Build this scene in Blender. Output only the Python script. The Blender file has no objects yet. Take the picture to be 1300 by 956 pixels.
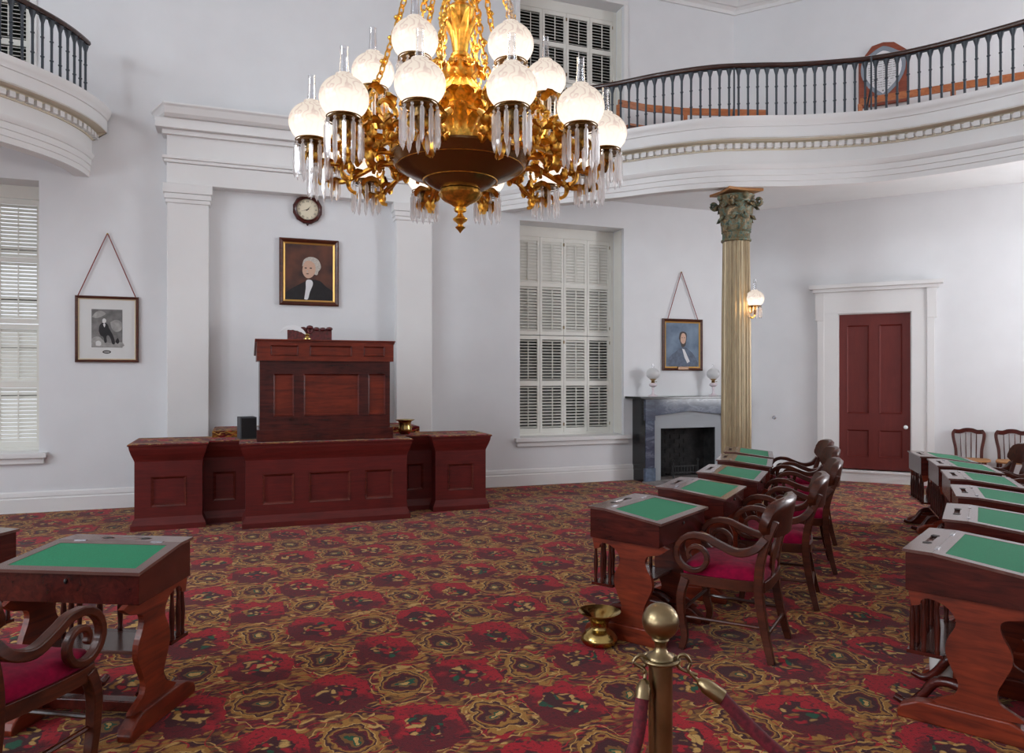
import bpy, math, random
from mathutils import Vector, Matrix
from mathutils.geometry import tessellate_polygon
random.seed(7)
PI=math.pi
sc=bpy.context.scene; COL=sc.collection
F=930.0; HZ=480.0
R=math.radians
# ------------------------------------------------------------------ materials
def srgb(r,g,b):
    f=lambda c:(c/255/12.92) if c/255<=.04045 else ((c/255+.055)/1.055)**2.4
    return (f(r),f(g),f(b),1)
class NT:
    def __init__(s,name):
        s.m=bpy.data.materials.new(name); s.m.use_nodes=True; s.t=s.m.node_tree; s.n=s.t.nodes; s.n.clear()
        s.out=s.n.new('ShaderNodeOutputMaterial')
    def node(s,typ,**k):
        n=s.n.new(typ)
        for a,b in k.items(): setattr(n,a,b)
        return n
    def put(s,sock,val):
        if val is None: return
        if isinstance(val,bpy.types.NodeSocket): s.t.links.new(val,sock)
        else: sock.default_value=val
    def math(s,op,a,b=None,c=None):
        n=s.node('ShaderNodeMath',operation=op); s.put(n.inputs[0],a)
        if b is not None: s.put(n.inputs[1],b)
        if c is not None: s.put(n.inputs[2],c)
        return n.outputs[0]
    def mix(s,fac,a,b,mode='MIX'):
        n=s.node('ShaderNodeMix',data_type='RGBA',blend_type=mode); s.put(n.inputs[0],fac); s.put(n.inputs[6],a); s.put(n.inputs[7],b); return n.outputs[2]
    def ramp(s,fac,stops,interp='LINEAR'):
        n=s.node('ShaderNodeValToRGB'); e=n.color_ramp.elements; n.color_ramp.interpolation=interp
        while len(e)<len(stops): e.new(.5)
        for i,(p,c) in enumerate(stops): e[i].position=p; e[i].color=c if len(c)==4 else (*c,1)
        s.put(n.inputs[0],fac); return n.outputs[0]
    def obj(s): return s.node('ShaderNodeTexCoord').outputs['Object']
    def pos(s): return s.node('ShaderNodeNewGeometry').outputs['Position']
    def map(s,vec,scale=(1,1,1),rot=(0,0,0),loc=(0,0,0)):
        n=s.node('ShaderNodeMapping'); s.put(n.inputs[0],vec); n.inputs['Scale'].default_value=scale; n.inputs['Rotation'].default_value=rot; n.inputs['Location'].default_value=loc; return n.outputs[0]
    def noise(s,vec,scale,detail=3,rough=.5,dist=0,out='Fac'):
        n=s.node('ShaderNodeTexNoise'); s.put(n.inputs['Vector'],vec); n.inputs['Scale'].default_value=scale; n.inputs['Detail'].default_value=detail; n.inputs['Roughness'].default_value=rough; n.inputs['Distortion'].default_value=dist; return n.outputs[out]
    def bsdf(s,col,rough=.5,metal=0,spec=.5,coat=0,bump=None,bd=.01,sheen=0):
        p=s.node('ShaderNodeBsdfPrincipled'); s.put(p.inputs['Base Color'],col); s.put(p.inputs['Roughness'],rough); s.put(p.inputs['Metallic'],metal)
        p.inputs['Specular IOR Level'].default_value=spec; p.inputs['Coat Weight'].default_value=coat; p.inputs['Coat Roughness'].default_value=.12
        p.inputs['Sheen Weight'].default_value=sheen
        if bump is not None:
            b=s.node('ShaderNodeBump'); b.inputs['Distance'].default_value=bd; b.inputs['Strength'].default_value=.6; s.put(b.inputs['Height'],bump); s.put(p.inputs['Normal'],b.outputs[0])
        s.p=p; return p.outputs[0]
    def done(s,sh): s.t.links.new(sh,s.out.inputs[0]); return s.m
M={}
def paint(name,c,var=.04,rough=.55,sc_=2.5):
    t=NT(name); v=t.pos(); n=t.noise(v,sc_,4); k=t.ramp(n,[(.3,(1-var,)*3),(.7,(1,1,1))]); col=t.mix(1,srgb(*c),k,'MULTIPLY')
    M[name]=t.done(t.bsdf(col,rough,bump=t.noise(v,60,2),bd=.0008)); return M[name]
paint('wall',(228,229,231)); paint('trimwhite',(232,231,230),.03,.4); paint('ceil',(232,232,231)); paint('cream',(230,228,220),.03,.4)
paint('gray_surround',(150,155,160),.05,.5); paint('iron',(62,70,78),.1,.45); paint('black',(24,24,26),.1,.5); paint('speaker',(70,72,76),.1,.6)
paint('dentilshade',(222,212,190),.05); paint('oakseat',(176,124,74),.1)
paint('etchlight',(168,166,162),.4,.6,16); paint('platecream',(206,190,156),.05); paint('papers',(214,214,212),.03); paint('etching',(130,128,126),.55,.6,10)
def wood(name,c1,c2,rough=.28,coat=.35,axis=0,scale=1.0):
    t=NT(name); o=t.obj(); sc3=[14,14,14]; sc3[axis]=1.6
    v=t.map(o,tuple(x*scale for x in sc3)); n1=t.noise(v,1.6,5,.6,1.2); n2=t.noise(t.map(o,(3,3,3)),2,2)
    f=t.math('ADD',t.math('MULTIPLY',n1,.75),t.math('MULTIPLY',n2,.35))
    col=t.ramp(f,[(.35,srgb(*c2)),(.7,srgb(*c1))])
    M[name]=t.done(t.bsdf(col,rough,spec=.35,coat=coat)); return M[name]
wood('mahogany',(84,28,20),(36,10,8),.26,.15); wood('mahogany_z',(88,32,20),(38,12,9),.3,.1,axis=2); wood('mahogany_y',(84,28,20),(36,10,8),.3,.1,axis=1)
wood('redwood',(122,44,24),(70,22,13),.38,.05); wood('desk_side',(132,50,26),(66,22,13),.36,.08)
wood('moulding',(104,44,36),(70,26,22),.14,.6)
wood('rostrum',(100,28,24),(74,19,17),.45,.0); wood('rail_wood',(72,46,38),(38,22,19),.25,.4); wood('bench',(196,122,74),(160,88,48),.35,.2)
wood('door_red',(112,40,34),(100,34,30),.5,0,axis=2); wood('chair_wood',(88,40,23),(40,15,10),.3,.12,scale=1.2); wood('topwood',(106,72,64),(84,54,48),.25,.4,axis=1)
wood('frame_wood',(96,48,30),(52,24,16),.35,.2); wood('plaque_wood',(150,78,56),(120,56,38),.4,.1)
def plain(name,c,rough=.5,metal=0,coat=0,spec=.5,nz=0,ns=30,sheen=0,c2=None,bd=.002):
    t=NT(name); col=srgb(*c); b=None
    if nz:
        n=t.noise(t.obj(),ns,3); b=n; c2=c2 or tuple(int(x*(1-nz)) for x in c); col=t.ramp(n,[(.35,srgb(*c2)),(.65,srgb(*c))])
    M[name]=t.done(t.bsdf(col,rough,metal,spec,coat,b,bd,sheen)); return M[name]
plain('baize',(12,130,86),.9,nz=.12,ns=180,spec=.15,sheen=.1); plain('velvet',(140,6,50),.85,nz=.2,ns=25,spec=.1,sheen=.08)
plain('gilt',(255,198,90),.33,.92,nz=.22,ns=40,bd=.003); plain('brass',(206,176,108),.2,1,nz=.2,ns=12,bd=.0005); plain('antbrass',(158,138,104),.3,1,nz=.15,ns=14,bd=.0004)
plain('bronze',(132,98,58),.26,.75,coat=.3); plain('goldfillet',(214,170,96),.35,.7); plain('ink',(24,14,12),.5)
plain('burner',(150,118,72),.3,.9,nz=.3,ns=60); plain('glassknob',(235,238,240),.1); plain('milk',(228,214,220),.2,coat=.4)
plain('firebrick',(40,38,38),.9,nz=.5,ns=9,c2=(16,15,16)); plain('hearth',(150,142,138),.5,nz=.2,ns=12); plain('linen',(168,170,168),.6)
plain('dark_sash',(30,30,28),.9); plain('clockface',(232,222,196),.4); plain('ropered',(110,20,36),.8,nz=.3,ns=90); plain('cordred',(132,56,50),.7)
plain('skin',(206,168,146),.6); plain('hairwhite',(206,198,188),.6,nz=.15,ns=60); plain('coatdark',(30,27,30),.6,nz=.3,ns=20); plain('coatblue',(92,106,128),.6,nz=.2,ns=20); plain('linenwhite',(220,220,222),.6)
plain('canvas_brown',(104,62,46),.6,nz=.5,ns=3.2,c2=(44,32,32),bd=.0001); plain('canvas_blue',(120,140,162),.6,nz=.3,ns=4,c2=(84,102,124),bd=.0001); plain('darkhair',(60,50,48),.6)
plain('marble_dark',(26,27,30),.2,coat=.3,nz=.4,ns=4); plain('platestrip',(120,92,70),.4,.5); plain('feather',(226,228,230),.6); plain('redchair',(108,36,38),.4,coat=.3,nz=.4,ns=30)
plain('ceramic',(206,204,200),.25,coat=.4); plain('dark_backing',(38,44,38),.9); plain('plaque_rim',(150,160,172),.2,.4); plain('redtrim',(150,60,58),.8)
plain('steel',(160,160,165),.25,.9)
def marble():
    t=NT('marble'); o=t.obj(); n=t.noise(t.map(o,(3,3,7)),1.3,7,.6,.7); col=t.ramp(n,[(.3,srgb(52,58,76)),(.5,srgb(74,82,100)),(.58,srgb(104,112,128)),(.66,srgb(60,68,86)),(.8,srgb(120,128,142))])
    M['marble']=t.done(t.bsdf(col,.12,coat=.4))
marble()
def column_mat():
    t=NT('col_gilt'); n=t.noise(t.map(t.pos(),(20,20,3)),2,4); col=t.ramp(n,[(.2,srgb(146,130,104)),(.8,srgb(182,162,126))]); M['col_gilt']=t.done(t.bsdf(col,.36,.3))
    t=NT('verdigris'); n=t.noise(t.pos(),16,4,.6,1); col=t.ramp(n,[(.34,srgb(52,58,44)),(.44,srgb(96,122,110)),(.5,srgb(122,110,80)),(.58,srgb(98,84,58)),(.68,srgb(170,142,104))]); M['verdigris']=t.done(t.bsdf(col,.5,.2,bump=n,bd=.01))
column_mat()
def glass():
    t=NT('crystal'); tr=t.node('ShaderNodeBsdfTransparent'); tr.inputs[0].default_value=(.98,.98,.99,1); gl=t.node('ShaderNodeBsdfGlossy'); gl.inputs[0].default_value=(1,1,1,1); gl.inputs['Roughness'].default_value=.05
    df=t.node('ShaderNodeBsdfTranslucent'); df.inputs[0].default_value=(1,.98,.97,1)
    lw=t.node('ShaderNodeLayerWeight'); lw.inputs[0].default_value=.45
    m1=t.node('ShaderNodeMixShader'); t.put(m1.inputs[0],t.math('ADD',t.math('MULTIPLY',lw.outputs['Facing'],.55),.16)); t.t.links.new(tr.outputs[0],m1.inputs[1]); t.t.links.new(gl.outputs[0],m1.inputs[2])
    m2=t.node('ShaderNodeMixShader'); m2.inputs[0].default_value=.34; t.t.links.new(m1.outputs[0],m2.inputs[1]); t.t.links.new(df.outputs[0],m2.inputs[2])
    M['crystal']=t.done(m2.outputs[0])
    t=NT('clearglass'); tr=t.node('ShaderNodeBsdfTransparent'); tr.inputs[0].default_value=(.96,.96,.97,1); gl=t.node('ShaderNodeBsdfGlossy'); gl.inputs['Roughness'].default_value=.04
    lw=t.node('ShaderNodeLayerWeight'); lw.inputs[0].default_value=.35
    m1=t.node('ShaderNodeMixShader'); t.put(m1.inputs[0],t.math('ADD',t.math('MULTIPLY',lw.outputs['Facing'],.5),.05)); t.t.links.new(tr.outputs[0],m1.inputs[1]); t.t.links.new(gl.outputs[0],m1.inputs[2])
    M['clearglass']=t.done(m1.outputs[0])
    t=NT('windowpane'); tr=t.node('ShaderNodeBsdfTransparent'); gl=t.node('ShaderNodeBsdfGlossy'); gl.inputs['Roughness'].default_value=.15; m1=t.node('ShaderNodeMixShader'); m1.inputs[0].default_value=.02; t.t.links.new(tr.outputs[0],m1.inputs[1]); t.t.links.new(gl.outputs[0],m1.inputs[2]); M['windowpane']=t.done(m1.outputs[0])
    for nm,st in (('globe_lit',1.0),('globe_unlit',0)):
        t=NT(nm); o=t.obj(); w=t.node('ShaderNodeTexWave'); t.put(w.inputs[0],t.map(o,(1,1,1.2))); w.inputs['Scale'].default_value=4; w.inputs['Distortion'].default_value=6; w.inputs['Detail'].default_value=1; w.inputs['Detail Scale'].default_value=4
        z=t.node('ShaderNodeSeparateXYZ'); t.put(z.inputs[0],o); band=t.ramp(z.outputs[2],[(.0,(.2,)*3),(.07,(.3,)*3),(.12,(1,1,1)),(.2,(.7,)*3)])
        pat=t.ramp(w.outputs[1],[(.25,(1,1,1)),(.5,(.1,)*3),(.62,(.0,)*3),(.9,(1,1,1))]); 
        if st:
            col=t.mix(t.math('MULTIPLY',t.math('SUBTRACT',1,pat),band),srgb(255,240,224),srgb(230,206,194)); 
            hot=t.ramp(z.outputs[2],[(0,(1.5,)*3),(.06,(1.35,)*3),(.12,(.98,)*3),(.22,(.84,)*3)])
            em=t.node('ShaderNodeEmission'); t.put(em.inputs[0],col); t.put(em.inputs[1],hot); 
            fs=t.node('ShaderNodeAddShader'); df=t.node('ShaderNodeBsdfGlossy'); df.inputs[0].default_value=(.04,.04,.04,1); df.inputs['Roughness'].default_value=.2
            t.t.links.new(em.outputs[0],fs.inputs[0]); t.t.links.new(df.outputs[0],fs.inputs[1]); M[nm]=t.done(fs.outputs[0])
        else:
            tr=t.node('ShaderNodeBsdfTransparent'); p=t.bsdf(srgb(222,222,222),.3); mx=t.node('ShaderNodeMixShader'); mx.inputs[0].default_value=.7; t.t.links.new(tr.outputs[0],mx.inputs[1]); t.t.links.new(p,mx.inputs[2]); M[nm]=t.done(mx.outputs[0])
glass()
# ------------------------------------------------------------------ room frames
TA=.37; A=math.atan(TA); CA,SA=math.cos(A),math.sin(A); Y0=10.85
TB=-.54; B=math.atan(TB); CB,SB=math.cos(B),math.sin(B); Y1=14.222
def WP(s,k,z=0): return Vector((s*CA+k*SA, Y0+s*SA-k*CA, z))
def WP2(s,k,z=0): return Vector((s*CB+k*SB, Y1+s*SB-k*CB, z))
def toSK(X,Y): return (X*CA+(Y-Y0)*SA, X*SA-(Y-Y0)*CA)
def _w(px,py,d,t,y0,c):
    p=(px-650)/F; Y=(y0-d/c)/(1-t*p); X=p*Y; return X,Y,1.6+(HZ-py)/F*Y
def wpt(px,py,d=0):
    X,Y,z=_w(px,py,d,TA,Y0,CA); return X*CA+(Y-Y0)*SA, z
def dpt(px,py,d=0):
    X,Y,z=_w(px,py,d,TB,Y1,CB); return X*CB+(Y-Y1)*SB, z
def carpet():
    t=NT('carpet'); sp=t.node('ShaderNodeSeparateXYZ'); P=t.pos(); 
    v=t.map(P,(1,1,1),(0,0,-A),(0,0,0)); 
    # rotate into wall frame: s = X*CA+(Y-Y0)*SA ; y' = -X*SA+(Y-Y0)*CA
    t.put(sp.inputs[0],P)
    s_=t.math('ADD',t.math('MULTIPLY',sp.outputs[0],CA),t.math('MULTIPLY',t.math('SUBTRACT',sp.outputs[1],Y0),SA))
    k_=t.math('SUBTRACT',t.math('MULTIPLY',sp.outputs[0],SA),t.math('MULTIPLY',t.math('SUBTRACT',sp.outputs[1],Y0),CA))
    k_=t.math('SUBTRACT',k_,sp.outputs[2])
    cb=t.node('ShaderNodeCombineXYZ'); t.put(cb.inputs[0],s_); t.put(cb.inputs[1],k_); q=cb.outputs[0]
    wob=t.noise(q,7,2,.5); wob2=t.noise(t.map(q,loc=(5,3,0)),7,2,.5)
    s2=t.math('ADD',s_,t.math('MULTIPLY',t.math('SUBTRACT',wob,.5),.18)); k2=t.math('ADD',k_,t.math('MULTIPLY',t.math('SUBTRACT',wob2,.5),.18))
    def cm(x,per,off): # centred modulo
        a=t.math('DIVIDE',t.math('SUBTRACT',x,off),per); return t.math('MULTIPLY',t.math('SUBTRACT',a,t.math('ROUND',a)),per)
    def dist(o1,o2,a,b,ss=s2,kk=k2):
        x=t.math('DIVIDE',cm(ss,.69,o1),a); y=t.math('DIVIDE',cm(kk,1.01,o2),b)
        return t.math('SQRT',t.math('ADD',t.math('MULTIPLY',x,x),t.math('MULTIPLY',y,y)))
    S0,K0=-2.968,5.872
    red=t.math('MINIMUM',dist(S0,K0,.19,.235),dist(S0+.345,K0+.505,.19,.235))
    oli=t.math('MINIMUM',dist(S0+.345,K0,.17,.24),dist(S0,K0+.505,.17,.24))
    RED=srgb(176,12,32); DRED=srgb(104,8,22); MAR=srgb(70,14,22); GOLD=srgb(172,120,50); LG=srgb(208,164,92); OLV=srgb(126,82,34); GRN=srgb(24,84,58); PLUM=srgb(60,18,36)
    def leaves(rot,sx,sy,loc):
        vo=t.node('ShaderNodeTexVoronoi'); t.put(vo.inputs['Vector'],t.map(cb2,(sx,sy,1),(0,0,rot),loc)); vo.inputs['Scale'].default_value=1.0
        sepc=t.node('ShaderNodeSeparateColor'); t.put(sepc.inputs[0],vo.outputs['Color']); return vo.outputs['Distance'],sepc.outputs[0]
    cc=t.node('ShaderNodeCombineXYZ'); t.put(cc.inputs[0],s2); t.put(cc.inputs[1],k2); cb2=cc.outputs[0]
    d1,c1=leaves(.6,13,34,(0,0,0)); d2,c2=leaves(-.5,14,32,(3,1,0))
    sel=t.math('GREATER_THAN',t.noise(q,4.5,1),.5)
    leaf=t.math('ADD',t.math('MULTIPLY',d1,sel),t.math('MULTIPLY',d2,t.math('SUBTRACT',1,sel))); lc=t.math('ADD',t.math('MULTIPLY',c1,sel),t.math('MULTIPLY',c2,t.math('SUBTRACT',1,sel)))
    bgc=t.ramp(lc,[(0,GOLD),(.30,OLV),(.40,GOLD),(.66,LG),(.76,MAR),(.82,GOLD),(.91,RED),(.96,DRED)],'CONSTANT')
    bg=t.mix(t.ramp(leaf,[(.40,(0,0,0)),(.60,(1,1,1))]),bgc,t.mix(t.ramp(t.noise(q,15,2),[(.5,(0,0,0)),(.62,(1,1,1))]),t.mix(t.ramp(t.noise(q,6,2),[(.48,(0,0,0)),(.56,(1,1,1))]),MAR,DRED),OLV))
    nz=t.noise(q,26,2); ol2=t.math('ADD',oli,t.math('MULTIPLY',t.math('SUBTRACT',nz,.5),.22))
    ring=t.ramp(ol2,[(0,LG),(.10,GRN),(.15,OLV),(.24,MAR),(.38,DRED),(.46,GOLD),(.52,OLV),(.56,MAR),(.62,LG),(.65,GOLD)],'CONSTANT')
    rmask=t.math('LESS_THAN',ol2,.74); col=t.mix(rmask,bg,ring)
    o3=t.ramp(t.math('ADD',oli,t.math('MULTIPLY',t.math('SUBTRACT',t.noise(q,9,1),.5),.35)),[(.95,(0,0,0)),(.97,(1,1,1)),(1.01,(1,1,1)),(1.03,(0,0,0))]); col=t.mix(o3,col,LG)
    w=t.node('ShaderNodeTexWave'); t.put(w.inputs[0],q); w.wave_type='RINGS'; w.inputs['Scale'].default_value=1.9; w.inputs['Distortion'].default_value=10; w.inputs['Detail'].default_value=1; w.inputs['Detail Scale'].default_value=2.5
    ln=t.ramp(w.outputs[1],[(.36,(0,0,0)),(.44,(1,1,1)),(.52,(1,1,1)),(.58,(0,0,0))]); ln2=t.math('MULTIPLY',ln,t.math('SUBTRACT',1,rmask)); col=t.mix(ln2,col,RED)
    n3=t.noise(q,10,4); edge=t.math('ADD',red,t.math('MULTIPLY',t.math('SUBTRACT',n3,.5),.75))
    fl2=t.noise(q,42,2)
    rc=t.mix(t.ramp(t.math('ADD',t.noise(q,5,3),t.math('SUBTRACT',t.math('MULTIPLY',cm(k_,.505,K0),1.0),t.math('MULTIPLY',cm(s_,.345,S0),.9))),[(.44,(0,0,0)),(.56,(1,1,1))]),RED,DRED)
    rc=t.mix(t.ramp(fl2,[(.55,(0,0,0)),(.62,(.7,)*3)]),rc,MAR)
    vb=t.node('ShaderNodeTexVoronoi'); t.put(vb.inputs['Vector'],cb2); vb.inputs['Scale'].default_value=25
    sb=t.node('ShaderNodeSeparateColor'); t.put(sb.inputs[0],vb.outputs['Color'])
    bq=t.ramp(sb.outputs[1],[(0,LG),(.2,RED),(.38,GRN),(.5,GOLD),(.66,LG),(.74,MAR),(.86,RED)],'CONSTANT')
    bq=t.mix(t.ramp(vb.outputs['Distance'],[(.42,(0,0,0)),(.6,(1,1,1))]),bq,MAR)
    rc=t.mix(t.math('LESS_THAN',edge,.52),rc,bq)
    col=t.mix(t.math('LESS_THAN',edge,.99),col,rc)
    fine=t.noise(q,160,2); col=t.mix(1,col,t.ramp(fine,[(.3,(.62,)*3),(.7,(1,)*3)]),'MULTIPLY')
    M['carpet']=t.done(t.bsdf(col,.95,spec=.15,bump=fine,bd=.003,sheen=.1))
carpet()
# ------------------------------------------------------------------ mesh builder
class MB:
    def __init__(s): s.v=[]; s.f=[]; s.mi=[]; s.X=Matrix.Identity(4)
    def add(s,vs,fs,mi=0):
        o=len(s.v); s.v+= [tuple(s.X@Vector(p)) for p in vs]; s.f+=[tuple(i+o for i in f) for f in fs]; s.mi+=[mi]*len(fs); return s
    def box(s,x0,x1,y0,y1,z0,z1,mi=0):
        return s.add([(x0,y0,z0),(x1,y0,z0),(x1,y1,z0),(x0,y1,z0),(x0,y0,z1),(x1,y0,z1),(x1,y1,z1),(x0,y1,z1)],[(0,3,2,1),(4,5,6,7),(0,1,5,4),(1,2,6,5),(2,3,7,6),(3,0,4,7)],mi)
    def hexa(s,b,t,mi=0): # bottom 4 pts, top 4 pts
        return s.add(list(b)+list(t),[(0,3,2,1),(4,5,6,7),(0,1,5,4),(1,2,6,5),(2,3,7,6),(3,0,4,7)],mi)
    def prism(s,poly,axis,a0,a1,mi=0):
        n=len(poly); 
        def P(p,a): return {'x':(a,p[0],p[1]),'y':(p[0],a,p[1]),'z':(p[0],p[1],a)}[axis]
        vs=[P(p,a0) for p in poly]+[P(p,a1) for p in poly]
        tri=tessellate_polygon([[Vector((p[0],p[1],0)) for p in poly]])
        fs=[tuple(t) for t in tri]+[tuple(i+n for i in reversed(t)) for t in tri]+[(i,(i+1)%n,(i+1)%n+n,i+n) for i in range(n)]
        return s.add(vs,fs,mi)
    def lathe(s,prof,n=24,c=(0,0,0),mi=0,flute=None):
        vs=[];fs=[]
        for r,z in prof:
            for i in range(n):
                a=2*PI*i/n; rr=r*(flute(a,z) if flute else 1); vs.append((c[0]+rr*math.cos(a),c[1]+rr*math.sin(a),c[2]+z))
        m=len(prof)
        for j in range(m-1):
            for i in range(n):
                fs.append((j*n+i,j*n+(i+1)%n,(j+1)*n+(i+1)%n,(j+1)*n+i))
        if prof[0][0]>1e-4: fs.append(tuple(reversed(range(n))))
        if prof[-1][0]>1e-4: fs.append(tuple((m-1)*n+i for i in range(n)))
        return s.add(vs,fs,mi)
    def sweep(s,path,sec,up=(0,0,1),mi=0,scale=None,closed=False,caps=True,fixed=False):
        # sec: list of (a,b): a along side, b along up-ish
        pts=[Vector(p) for p in path]; n=len(pts); m=len(sec); vs=[]; up=Vector(up)
        for i,p in enumerate(pts):
            if closed: t=pts[(i+1)%n]-pts[i-1]
            else: t=pts[min(i+1,n-1)]-pts[max(i-1,0)]
            t.normalize(); side=t.cross(up)
            if side.length<1e-5: side=Vector((1,0,0))
            side.normalize(); u=side.cross(t).normalized()
            k=scale[i] if scale else 1
            mt=1
            if (closed or 0<i<n-1):
                d1=(pts[i]-pts[i-1]).normalized(); d2=(pts[(i+1)%n]-pts[i]).normalized(); c=max(.3,math.sqrt(max(0,(1+d1.dot(d2))/2))); mt=1/c
            for a,b in sec: vs.append(tuple(p+side*a*k*mt+u*b*k))
        fs=[]
        for i in range(n if closed else n-1):
            j=(i+1)%n
            for q in range(m): fs.append((i*m+q,i*m+(q+1)%m,j*m+(q+1)%m,j*m+q))
        if caps and not closed: fs.append(tuple(reversed(range(m)))); fs.append(tuple((n-1)*m+q for q in range(m)))
        return s.add(vs,fs,mi)
    def tube(s,path,r,n=8,mi=0,closed=False,up=(0,0,1)):
        if isinstance(r,(list,tuple)): sec=[(math.cos(2*PI*i/n),math.sin(2*PI*i/n)) for i in range(n)]; return s.sweep(path,sec,up,mi,list(r),closed)
        sec=[(r*math.cos(2*PI*i/n),r*math.sin(2*PI*i/n)) for i in range(n)]; return s.sweep(path,sec,up,mi,None,closed)
    def ell(s,c,r,n=12,m=8,mi=0):
        if not isinstance(r,(tuple,list)): r=(r,r,r)
        vs=[(c[0],c[1],c[2]-r[2])];fs=[]
        for j in range(1,m):
            ph=-PI/2+PI*j/m
            for i in range(n):
                a=2*PI*i/n; vs.append((c[0]+r[0]*math.cos(ph)*math.cos(a),c[1]+r[1]*math.cos(ph)*math.sin(a),c[2]+r[2]*math.sin(ph)))
        vs.append((c[0],c[1],c[2]+r[2])); L=len(vs)-1
        for i in range(n): fs.append((0,1+(i+1)%n,1+i)); fs.append((L,1+(m-2)*n+i,1+(m-2)*n+(i+1)%n))
        for j in range(m-2):
            for i in range(n): fs.append((1+j*n+i,1+j*n+(i+1)%n,1+(j+1)*n+(i+1)%n,1+(j+1)*n+i))
        return s.add(vs,fs,mi)
    def torus(s,c,R_,r,nrm,n=10,m=5,mi=0,sx=1):
        nrm=Vector(nrm).normalized(); a=nrm.orthogonal().normalized(); 
        if abs(nrm.z)<.9: a=Vector((0,0,1)); a=(a-nrm*a.dot(nrm)).normalized()
        b=nrm.cross(a); vs=[];fs=[]; c=Vector(c)
        for i in range(n):
            t=2*PI*i/n; d=a*math.cos(t)*sx+b*math.sin(t); 
            for j in range(m):
                p=2*PI*j/m; vs.append(tuple(c+d*(R_+r*math.cos(p))+nrm*r*math.sin(p)))
        for i in range(n):
            for j in range(m): fs.append((i*m+j,((i+1)%n)*m+j,((i+1)%n)*m+(j+1)%m,i*m+(j+1)%m))
        return s.add(vs,fs,mi)
    def build(s,name,mats,parent=None,smooth=35,bevel=0,loc=None,rotz=None,seg=2):
        me=bpy.data.meshes.new(name); me.from_pydata(s.v,[],s.f)
        if not isinstance(mats,(list,tuple)): mats=[mats]
        for m in mats: me.materials.append(M[m])
        for p,i in zip(me.polygons,s.mi): p.material_index=i
        import bmesh
        bm=bmesh.new(); bm.from_mesh(me); bmesh.ops.recalc_face_normals(bm,faces=bm.faces); bm.to_mesh(me); bm.free()
        if smooth:
            me.polygons.foreach_set('use_smooth',[True]*len(me.polygons)); me.set_sharp_from_angle(angle=R(smooth))
        o=bpy.data.objects.new(name,me); COL.objects.link(o)
        if parent: o.parent=parent
        if loc is not None: o.location=loc
        if rotz is not None: o.rotation_euler=(0,0,rotz)
        if bevel:
            b=o.modifiers.new('b','BEVEL'); b.width=bevel; b.segments=seg; b.limit_method='ANGLE'; b.angle_limit=R(40)
        return o
def cells(rects,xs,zs):
    xs=sorted(set(xs)); zs=sorted(set(zs)); out=[]
    for a,b in zip(xs,xs[1:]):
        for c,d in zip(zs,zs[1:]):
            mx,mz=(a+b)/2,(c+d)/2
            if not any(r[0]<mx<r[1] and r[2]<mz<r[3] for r in rects): out.append((a,b,c,d))
    return out
def paneled(mb,x0,x1,z0,z1,y,panels,inset=.02,depth=.015,mi=0,mp=None,raised=0,ml=None):
    """front face towards -y with recessed, moulded panels"""
    xs=[x0,x1]+[v for p in panels for v in p[:2]]; zs=[z0,z1]+[v for p in panels for v in p[2:]]
    for a,b,c,d in cells(panels,xs,zs): mb.add([(a,y,c),(b,y,c),(b,y,d),(a,y,d)],[(0,1,2,3)],mi)
    mp=mi if mp is None else mp; ml=mi if ml is None else ml
    for a,b,c,d in panels:
        r=[(a,c),(b,c),(b,d),(a,d)]
        def ring(o,yy): return [(a+o,yy,c+o),(b-o,yy,c+o),(b-o,yy,d-o),(a+o,yy,d-o)]
        rs=[ring(0,y),ring(.003,y-.006),ring(inset*.6,y+depth*.3),ring(inset,y+depth)]
        if raised: rs+=[ring(inset+.02,y+depth),ring(inset+.05,y+depth-raised)]
        for q in range(len(rs)-1):
            vs=rs[q]+rs[q+1]; mb.add(vs,[(i,(i+1)%4,(i+1)%4+4,i+4) for i in range(4)],ml if q<3 else mp)
        mb.add(rs[-1],[(0,1,2,3)],mp)
def openbox(mb,x0,x1,y0,y1,z0,z1,mi=0): # no front (-y) face
    return mb.add([(x0,y0,z0),(x1,y0,z0),(x1,y1,z0),(x0,y1,z0),(x0,y0,z1),(x1,y0,z1),(x1,y1,z1),(x0,y1,z1)],[(0,3,2,1),(4,5,6,7),(1,2,6,5),(2,3,7,6),(3,0,4,7)],mi)
def root(name,loc,rz=0,label=None,cat=None,group=None,kind=None):
    o=bpy.data.objects.new(name,None); COL.objects.link(o); o.location=loc; o.rotation_euler=(0,0,rz); o.empty_display_size=.1
    tag(o,label,cat,group,kind); return o
def tag(o,label=None,cat=None,group=None,kind=None):
    if label: o['label']=label
    if cat: o['category']=cat
    if group: o['group']=group
    if kind: o['kind']=kind
    return o
def kids(o): return [c for c in o.children]
def dup(o,parent=None):
    c=o.copy(); COL.objects.link(c); c.parent=parent
    for k in kids(o): dup(k,c)
    return c
def text_mesh(mb,txt,size,c,mi=0,y=0,ext=.0005,sx=1):
    cu=bpy.data.curves.new('t','FONT'); cu.body=txt; cu.size=size; cu.align_x='CENTER'; cu.align_y='CENTER'
    o=bpy.data.objects.new('t',cu); COL.objects.link(o); dg=bpy.context.evaluated_depsgraph_get(); me=o.evaluated_get(dg).to_mesh()
    vs=[v.co.copy() for v in me.vertices]; fs=[tuple(p.vertices) for p in me.polygons]
    o.evaluated_get(dg).to_mesh_clear(); bpy.data.objects.remove(o); bpy.data.curves.remove(cu)
    return vs,fs
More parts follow.
